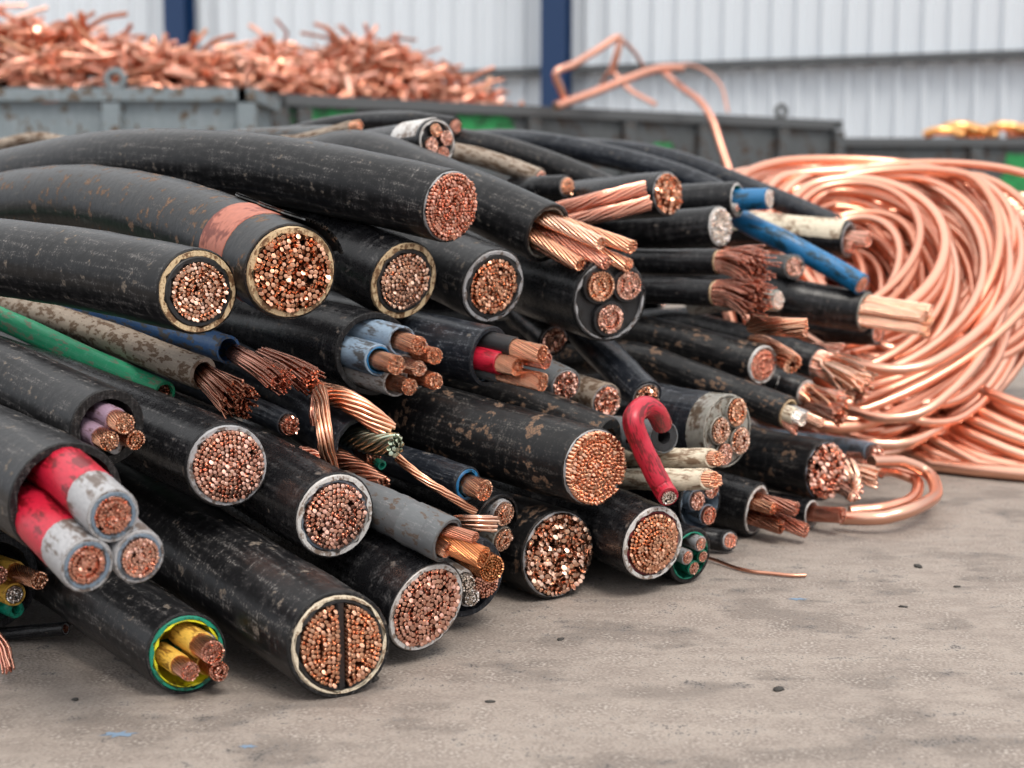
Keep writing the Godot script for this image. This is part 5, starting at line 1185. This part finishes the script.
	cable("A14b", one, "dark cable lying under the one with the copper bars", "black", 0.85, [["insulation", "ash", 0.85, 0.75, 0.0]], [0.72, 4, 0.002, "pink", 1.0, 0.0])
	var x := cable("A15", one, "upper black cable bursting into a wild copper strand brush", "black", 0.85, [["insulation", "sand", 0.87, 0.8, 0.002]], [])
	end_brush(x, "A15", 0.058, 0.75, 1.5, 150, 0.00125, "red", 1.5)
	x = cable("A15b", one, "lower black cable bursting into a wild copper strand brush", "black", 0.85, [["insulation", "sand", 0.87, 0.8, 0.002]], [])
	end_brush(x, "A15b", 0.062, 0.75, 1.5, 150, 0.00125, "red", 1.5)
	cable("A16", "insulated_wire", "grey sheathed stub right of the upper strand brush", "grey", 0.88, [["insulation", "clear", 0.88, 0.8, 0.0]], [0.78, 4, 0.002, "pink", 1.0, 0.0])
	cable("A16b", "insulated_wire", "clear sheathed stub beside the lower strand brush", "clear", 0.85, [], [0.8, 4, 0.002, "tin", 1.5, 0.0])
	bundle("a17", "copper_wire_bundle", "thick copper bundle below the two strand brushes", 14, 20.0, "orange", grp)
	bundle("a19", "copper_wire_bundle", "thick copper bundle right of the white-ringed small cable", 14, 20.0, "orange", grp)
	cable("A18", one, "mud-marked small cable with a crisp white ring around copper", "muddy", 0.97, [["insulation", "white", 0.975, 0.86, 0.001]], [0.80, 6, 0.001, "red", 0.8, 0.002])
	cable("A20", "multicore_cable", "long black cable in shadow with pale conductors sticking out, above the muddy one", "muddy", 0.85, [["insulation", "sand", 0.86, 0.76, 0.001]], [], [
		[-0.20, 0.0, 0.50, [["core_insulation", "cream", 1.0, 0.8, 0.012]], [0.85, 4, 0.022, "tin", 20.0]],
		[0.5, 0.15, 0.36, [["core_insulation", "ash", 1.0, 0.85, 0.020]], [0.85, 3, 0.040, "bright", 20.0], [0.3, -0.1]],
		[-0.1, -0.55, 0.30, [], [1.0, 3, 0.018, "red", 20.0], [0.0, -0.3]]])
	cable("A37", "insulated_wire", "thin grey-blue wire reaching into the copper tangle at right", "slate", 0.8, [], [0.75, 3, 0.02, "pink", 2.0, 0.0])
	x = cable("A38", one, "black cable with loose flattened copper strips at right", "black", 0.9, [["insulation", "ash", 0.9, 0.84, 0.0]], [0.80, 4, 0.012, "pink", 2.5, 0.0])
	end_brush(x, "A38", 0.06, 0.8, 1.2, 26, 0.0026, "bright", 1.4)
	x = cable("A39", one, "small dark cable with grey inner sheath under the copper strips", "black", 0.9, [["insulation", "white", 0.9, 0.7, 0.0]], [0.65, 3, 0.004, "pink", 1.5, 0.0])
	end_brush(x, "A39", 0.05, 0.6, 1.1, 20, 0.0024, "orange", 1.4)
	# --- the back of the pile
	cable("B1", one, "black cable arching behind the fanned conductors", "dusty", 0.85, [["insulation", "ash", 0.85, 0.75, 0.0]], [0.72, 4, 0.002, "pink", 1.0, 0.0])
	cable("B2", one, "black cable arching along the top of the pile, nearer of two", "blueblack", 0.85, [["insulation", "ash", 0.85, 0.75, 0.0]], [0.72, 4, 0.002, "pink", 1.0, 0.0])
	cable("B3", one, "black cable arching along the top towards the copper coil, farther of two", "blueblack", 0.85, [["insulation", "ash", 0.85, 0.75, 0.0]], [0.72, 4, 0.002, "pink", 1.0, 0.0])
	cable("B4", "insulated_wire", "cream and brown wire running behind the topmost cable", "tan", 0.8, [], [0.75, 3, 0.002, "pink", 1.0, 0.0])
	cable("B5", "insulated_wire", "short black wire with an orange tip behind the fanned conductors", "black", 0.85, [["insulation", "ash", 0.85, 0.75, 0.0]], [0.72, 4, 0.006, "orange", 1.5, 0.0])
	cable("B6", one, "black cable crossing behind the white sleeved end", "black", 0.85, [], [0.72, 4, 0.002, "pink", 1.0, 0.0])
	cable("B7", "insulated_wire", "thin dark wire with a bare copper tip, at the top of the pile", "tan", 0.8, [], [0.8, 3, 0.012, "orange", 1.0, 0.0])
	cable("B8", "insulated_wire", "grey wire along the top of the pile, left of the white sleeved end", "grey", 0.8, [], [0.7, 3, 0.002, "pink", 1.0, 0.0])
	cable("B9", "insulated_wire", "tan wire arching above the topmost cable at the left edge", "tan", 0.8, [], [0.7, 3, 0.002, "pink", 1.0, 0.0])
	# cables buried in the heart of the pile, seen only as dark shapes in the gaps
	var k := 0
	for row in 3:
		for col in 3:
			var y := 0.064 + row * 0.118
			var z := -2.78 - col * 0.135 - (0.065 if row == 1 else 0.0)
			var t := thing("power_cable", ["bottom", "middle", "upper"][row] + " row black cable buried deep in the pile, " + ["front", "centre", "rear"][col] + " of its row", "cable", Vector3(0.3 - 0.05 * col, y, z), "cables buried in the pile")
			var b := Buf.new()
			var p := []
			for q in 9:
				p.append(Vector3(-q * 0.36, 0.0, 0.02 * sin(q * 0.9 + col) * 0.3))
			tube(b, p, 0.062, 0.056, Vector3.RIGHT, 20, 0.02)
			commit(b, M.black, "jacket", t)
			b = Buf.new()
			strands(b, Vector3.ZERO, Vector3.FORWARD, Vector3.UP, Vector3.RIGHT, Vector3.RIGHT, ring_spots(5, 0.005), 0.005, 0.002, -0.01, 0.0, "pink", 1.0)
			commit(b, M.copper, "copper_strands", t, "stuff")
			k += 1

func end_brush(root: Node3D, id: String, long: float, r0: float, r1: float, count: int, rs: float, kind: String, wild: float) -> void:
	var d: Array = CABLES[id]
	var pts := read_path(d[4])
	var w: Vector3 = (pts[0] - pts[1]).normalized()
	var r: float = d[0]
	var path := [w * long * 0.85 + Vector3(0.004, -0.01, 0.05), w * long * 0.6 + Vector3(0, -0.002, 0.02), w * long * 0.25, -w * 0.01]
	commit(brush_mesh(path, r * r0, r * r1, count, rs, kind, wild), M.copper, "frayed_strands", root, "stuff")

# ---------------------------------------------------------------- coils and scrap
func build_coils() -> void:
	rng.seed = 77
	var c1 := thing("copper_coil", "large tangled coil of bright copper rod behind the cable ends", "coil", Vector3(0.58, 0.0, -2.46))
	var e1 := Vector3(0.92, 0.24, -0.30)
	var e2 := Vector3(0.0, 0.55, -0.835)
	var en := e1.cross(e2).normalized()
	var k := 0
	for q in 92:
		var t := pow((q + rng.randf()) / 92.0, 0.75)
		var ar := lerpf(0.07, 0.40, t) * rng.randf_range(0.9, 1.08)
		var al := lerpf(0.04, 0.22, t)
		var bb := lerpf(0.12, 0.40, t) * rng.randf_range(0.9, 1.05)
		var ctr := Vector3(rng.randf_range(-0.03, 0.02), 0.275 + rng.randf_range(-0.02, 0.02), 0.0) + en * rng.randf_range(-0.075, 0.075)
		var tilt := Basis(e1.normalized(), rng.randfn(0.0, 0.06)) * Basis(e2.normalized(), rng.randfn(0.0, 0.11)) * Basis(en, rng.randfn(0.0, 0.2))
		var p1 := rng.randf() * TAU
		var p2 := rng.randf() * TAU
		var pts := []
		var rr := rng.randf_range(0.0072, 0.0100)
		for s in 57:
			var th := TAU * s / 56.0
			var wob := 1.0 + 0.025 * sin(2.0 * th + p1) + 0.018 * sin(3.0 * th + p2)
			var x := cos(th)
			x *= ar if x > 0.0 else al
			var p: Vector3 = tilt * (e1 * x * wob + e2 * sin(th) * bb * wob) + ctr
			p.y = maxf(p.y, rr + 0.001)
			if p.y > 0.47:
				p.y = 0.47 + (p.y - 0.47) * 0.45
			pts.append(p)
		var b := Buf.new()
		rod(b, pts, rr, 9, coil_tint(), Vector3.ZERO, false, false)
		commit(b, M.rod, "rod_turn", c1)
		k += 1
	var c2 := thing("copper_coil", "lower coil of copper rod leaning on the floor at the right edge", "coil", Vector3(1.09, 0.0, -2.53))
	for q in 44:
		var ra := 0.60 - 0.17 * rng.randf()
		var rr := rng.randf_range(0.0085, 0.0115)
		var ctr := Vector3(rng.randfn(0.0, 0.012), 0.195 + rng.randf_range(-0.01, 0.04), 0.0)
		var turn := Basis(Vector3.RIGHT, rng.randfn(0.0, 0.04)) * Basis(Vector3.BACK, rng.randfn(0.0, 0.05))
		var p1 := rng.randf() * TAU
		var pts := []
		for s in 57:
			var th := TAU * s / 56.0
			var w := ra * (1.0 + 0.015 * sin(2.0 * th + p1))
			var p: Vector3 = turn * (Vector3(cos(th) * w, 0, 0) + Vector3(0, 0.46, -0.888) * sin(th) * w) + ctr
			p.y = maxf(p.y, rr + 0.001)
			if p.y > 0.40:
				p.y = 0.40 + (p.y - 0.40) * 0.3
			pts.append(p)
		var b := Buf.new()
		rod(b, pts, rr, 9, coil_tint(), Vector3.ZERO, false, false)
		commit(b, M.rod, "rod_turn", c2)
	for q in [["u1", "outer of two thick copper rods bent in a U on the floor"], ["u2", "inner of two thick copper rods bent in a U on the floor"]]:
		var d: Array = WIRES[q[0]]
		var pts := read_path(d[1])
		var base: Vector3 = pts[0]
		for j in pts.size():
			pts[j] = Vector3(pts[j].x, maxf(pts[j].y, d[0]), pts[j].z) - base
		var b := Buf.new()
		rod(b, smooth_path(pts, 40), d[0], 12, coil_tint())
		var o := commit(b, M.rod, "copper_rod")
		o.position = base
		tag(o, q[1], "rod", "bent copper rods")
	var names := {"s1": "crumpled copper strip bunch nearest the flattened strips", "s2": "copper strand bunch under the small dark cable end", "s3": "lowest copper strand bunch in front of the coil", "s4": "crumpled copper bunch lying against the coil", "s5": "copper strand bunch beside the crushed cable end", "s6": "copper strand bunch touching the U-bent rods", "s7": "copper strand bunch under the grey-blue wire", "s8": "upright copper strand bunch right of the crushed cable end", "s9": "copper strand bunch below the dark cable at right"}
	for id in names:
		var d: Array = WIRES[id]
		var pts := read_path(d[1])
		var base: Vector3 = pts[0]
		for j in pts.size():
			pts[j] -= base
		var o := commit(brush_mesh(pts, d[0] * 0.8, d[0] * 1.5, 24, 0.0026, "bright" if id in ["s1", "s5", "s8"] else "pink", 2.2), M.copper, "copper_offcut")
		o.position = base
		tag(o, names[id], "wire", "loose copper offcuts at the right")
	var d: Array = WIRES["strand"]
	var pts := read_path(d[1])
	var base: Vector3 = pts[0]
	for j in pts.size():
		pts[j] -= base
	var b := Buf.new()
	rod(b, smooth_path(pts, 20), 0.0021, 8, Color(0.62, 0.30, 0.20))
	var o := commit(b, M.rod, "copper_wire")
	o.position = base
	tag(o, "single thin copper wire lying on the concrete", "wire")

func coil_tint() -> Color:
	var k := rng.randf_range(0.86, 1.06)
	var h := rng.randf_range(-0.04, 0.05)
	return Color(0.83 * k, (0.43 + h) * k, (0.305 + h) * k)

func heap_height(hp: int, x: float, z: float) -> float:
	var h := pow(maxf(0.0, (1.0 - absf(x) ** 5) * (1.0 - z * z)), 0.5)
	if hp == 1:
		h *= clampf(1.02 - 0.75 * maxf(x - 0.1, 0.0) - 0.35 * maxf(x - 0.6, 0.0), 0.0, 1.0)
	return h * (1.0 + 0.16 * sin(x * 7.0 + z * 2.0 + hp) + 0.09 * sin(x * 17.0 - z * 5.0))

func build_heaps() -> void:
	rng.seed = 91
	# what fills the bins, under the separate pieces
	var heaps := [["brownish mass of tangled copper wire filling the left bin", "bent copper wire piece in the heap on the left bin", "copper pieces on the left bin", Vector3(-2.48, 0.83, -5.99), Vector3.RIGHT, 1.36, 0.26, 0.30, 150], ["orange mass of tangled copper wire filling the middle bin's near end", "bent copper wire piece in the heap on the middle bin", "copper pieces on the middle bin", Vector3(-1.06, 0.83, -6.45) + Vector3(0.8538, 0, -0.5206) * 0.74 + Vector3(-0.5206, 0, -0.8538) * 0.66, Vector3(0.8538, 0, -0.5206), 0.72, 0.60, 0.36, 140]]
	for hp in 2:
		var q: Array = heaps[hp]
		var d: Vector3 = q[4]
		var nz := d.cross(Vector3.UP)
		var b := Buf.new()
		for s in 1000:
			var x := rng.randf_range(-1, 1)
			var z := rng.randf_range(-1, 1)
			var h := heap_height(hp, x, z) * rng.randf_range(0.75, 1.0)
			var dir := Vector3(rng.randfn(0, 1.0), rng.randfn(0, 0.15), rng.randfn(0, 0.35)).normalized()
			var p := Vector3(x * q[5], h * q[7], z * q[6] * 0.95)
			var pts := []
			for k in 5:
				pts.append(p + dir * (k - 2) * 0.07)
				dir = (dir + Vector3(0, rng.randfn(0, 0.1), rng.randfn(0, 0.25))).normalized()
			for k in 5:
				pts[k] = Vector3(clampf(pts[k].x, -q[5], q[5]), maxf(pts[k].y, 0.0), clampf(pts[k].z, -q[6], q[6]))
				if k > 0 and (pts[k] - pts[k - 1]).length() < 0.004:
					pts[k] += Vector3(0.0, 0.006, 0.0)
			rod(b, pts, rng.randf_range(0.010, 0.018), 6, copper_tint(["red", "dark", "dark", "dark", "pink"][s % 5]))
		var o := commit(b, M.rod, "tangled_copper", null, "stuff")
		o.transform = Transform3D(Basis(d, Vector3.UP, nz), q[3])
		tag(o, q[0], "scrap")
	# separate bent pieces
	var shapes := []
	for k in 16:
		var b := Buf.new()
		var kind: String = ["pink", "red", "dark", "dark", "orange", "red"][k % 6]
		var p := Vector3.ZERO
		var dir := Vector3.RIGHT
		var pts := [p]
		var sharp := k % 4 == 0
		for s in 7:
			dir = (dir + Vector3(0, rng.randfn(0, 0.22), rng.randfn(0, 0.5 if sharp else 0.28))).normalized()
			p += dir * rng.randf_range(0.05, 0.13)
			pts.append(p)
		var mid: Vector3 = pts[4]
		for s in pts.size():
			pts[s] -= mid
		var rr := rng.randf_range(0.007, 0.016)
		rod(b, pts if sharp else smooth_path(pts, 20), rr, 7, copper_tint(kind))
		var a := []
		a.resize(Mesh.ARRAY_MAX)
		a[Mesh.ARRAY_VERTEX] = b.v
		a[Mesh.ARRAY_NORMAL] = b.n
		a[Mesh.ARRAY_COLOR] = b.c
		a[Mesh.ARRAY_INDEX] = b.i
		var am := ArrayMesh.new()
		am.add_surface_from_arrays(Mesh.PRIMITIVE_TRIANGLES, a)
		am.surface_set_material(0, M.rod)
		shapes.append(am)
	for hp in 2:
		var q: Array = heaps[hp]
		var d: Vector3 = q[4]
		var nz := d.cross(Vector3.UP)
		for s in q[8]:
			var x := rng.randf_range(-0.86, 0.86)
			var z := rng.randf_range(-0.5, 0.6)
			var o := put(shapes[rng.randi() % 16], "copper_wire_scrap")
			var at: Vector3 = q[3] + d * (x * q[5]) + nz * (z * q[6]) + Vector3(0, heap_height(hp, x, z) * q[7] + rng.randf_range(-0.01, 0.03), 0)
			var room := 0.75 if hp == 1 else 0.38
			var yaw := rng.randfn(0, room) + (PI if rng.randf() < 0.5 else 0.0)
			var bs := Basis(d, Vector3.UP, nz) * Basis(Vector3.UP, yaw) * Basis(Vector3.RIGHT, rng.randfn(0, 0.3)) * Basis(Vector3.BACK, rng.randfn(0, 0.12))
			o.transform = Transform3D(bs.scaled(Vector3.ONE * rng.randf_range(0.6, 0.95)), at)
			tag(o, q[1], "wire", q[2])
	var long := {"h1": "square-bent copper strip standing up from the middle bin", "h2": "thick copper strip rising along the middle bin's rim", "h3": "copper strip draped over the middle bin's edge towards the coil", "h4": "thin copper wire arching right of the draped strip", "h5": "thin copper wire hanging from the square-bent strip", "h6": "bent copper strip behind the middle bin's rim"}
	for id in long:
		var dd: Array = WIRES[id]
		var pts := read_path(dd[1])
		var base: Vector3 = pts[0]
		for j in pts.size():
			pts[j] -= base
		var b := Buf.new()
		rod(b, pts, dd[0], 8, copper_tint("red"))
		var o := commit(b, M.rod, "copper_strip")
		o.position = base
		tag(o, long[id], "wire", "long copper strips in the middle bin")
	var at0 := Vector3(2.72, 0.88, -8.95)
	for k in 9:
		var b := Buf.new()
		var p := [Vector3(-0.11, 0, 0), Vector3(-0.04, 0.02, 0.02), Vector3(0.05, 0.015, -0.01), Vector3(0.12, -0.01, 0.02)]
		rod(b, smooth_path(p, 10), 0.03 + 0.008 * (k % 3), 8, Color(0.80, 0.42, 0.16) if k < 4 else Color(0.80, 0.45, 0.32))
		var o := commit(b, M.rod, "copper_pipe_scrap")
		o.position = at0 + Vector3(k * 0.13, 0.025 + 0.03 * (k % 2), -0.08 * (k % 3))
		o.rotation = Vector3(0, rng.randf_range(-0.5, 0.5), 0)
		tag(o, ["leftmost", "second", "third", "fourth", "fifth", "sixth", "seventh", "eighth", "ninth"][k] + " short copper piece from the left on the far right bin", "scrap", "copper pieces on the far bin")
	var b := Buf.new()
	box(b, Transform3D(Basis(), Vector3(3.4, 0.84, -9.3)), Vector3(2.7, 0.06, 1.0), Color(0.3, 0.15, 0.1))
	var o := commit(b, M.copper, "packed_copper", null, "stuff")
	tag(o, "packed brown copper scrap filling the far right bin", "scrap")

func build_debris() -> void:
	for k in CHIPS.size():
		var b := Buf.new()
		var st := SphereMesh.new()
		st.radial_segments = 7
		st.rings = 4
		st.radius = 1.0
		st.height = 2.0
		var a := st.get_mesh_arrays()
		var v: PackedVector3Array = a[Mesh.ARRAY_VERTEX]
		var size: float = CHIPS[k][2]
		for j in v.size():
			var q := v[j]
			v[j] = Vector3(q.x * size * 1.6, q.y * size * 0.35, q.z * size) * (1.0 + 0.5 * rough_noise.get_noise_3dv(q.snapped(Vector3.ONE * 0.001) * 9.0 + Vector3.ONE * k * 31.0))
		a[Mesh.ARRAY_VERTEX] = v
		var am := ArrayMesh.new()
		am.add_surface_from_arrays(Mesh.PRIMITIVE_TRIANGLES, a)
		am.surface_set_material(0, M.stone)
		var o := put(am, "stone_chip")
		o.position = Vector3(CHIPS[k][0], size * 0.2, CHIPS[k][1])
		o.rotation.y = rng.randf() * TAU
		tag(o, CHIPS[k][3], "chip", "chips on the floor")
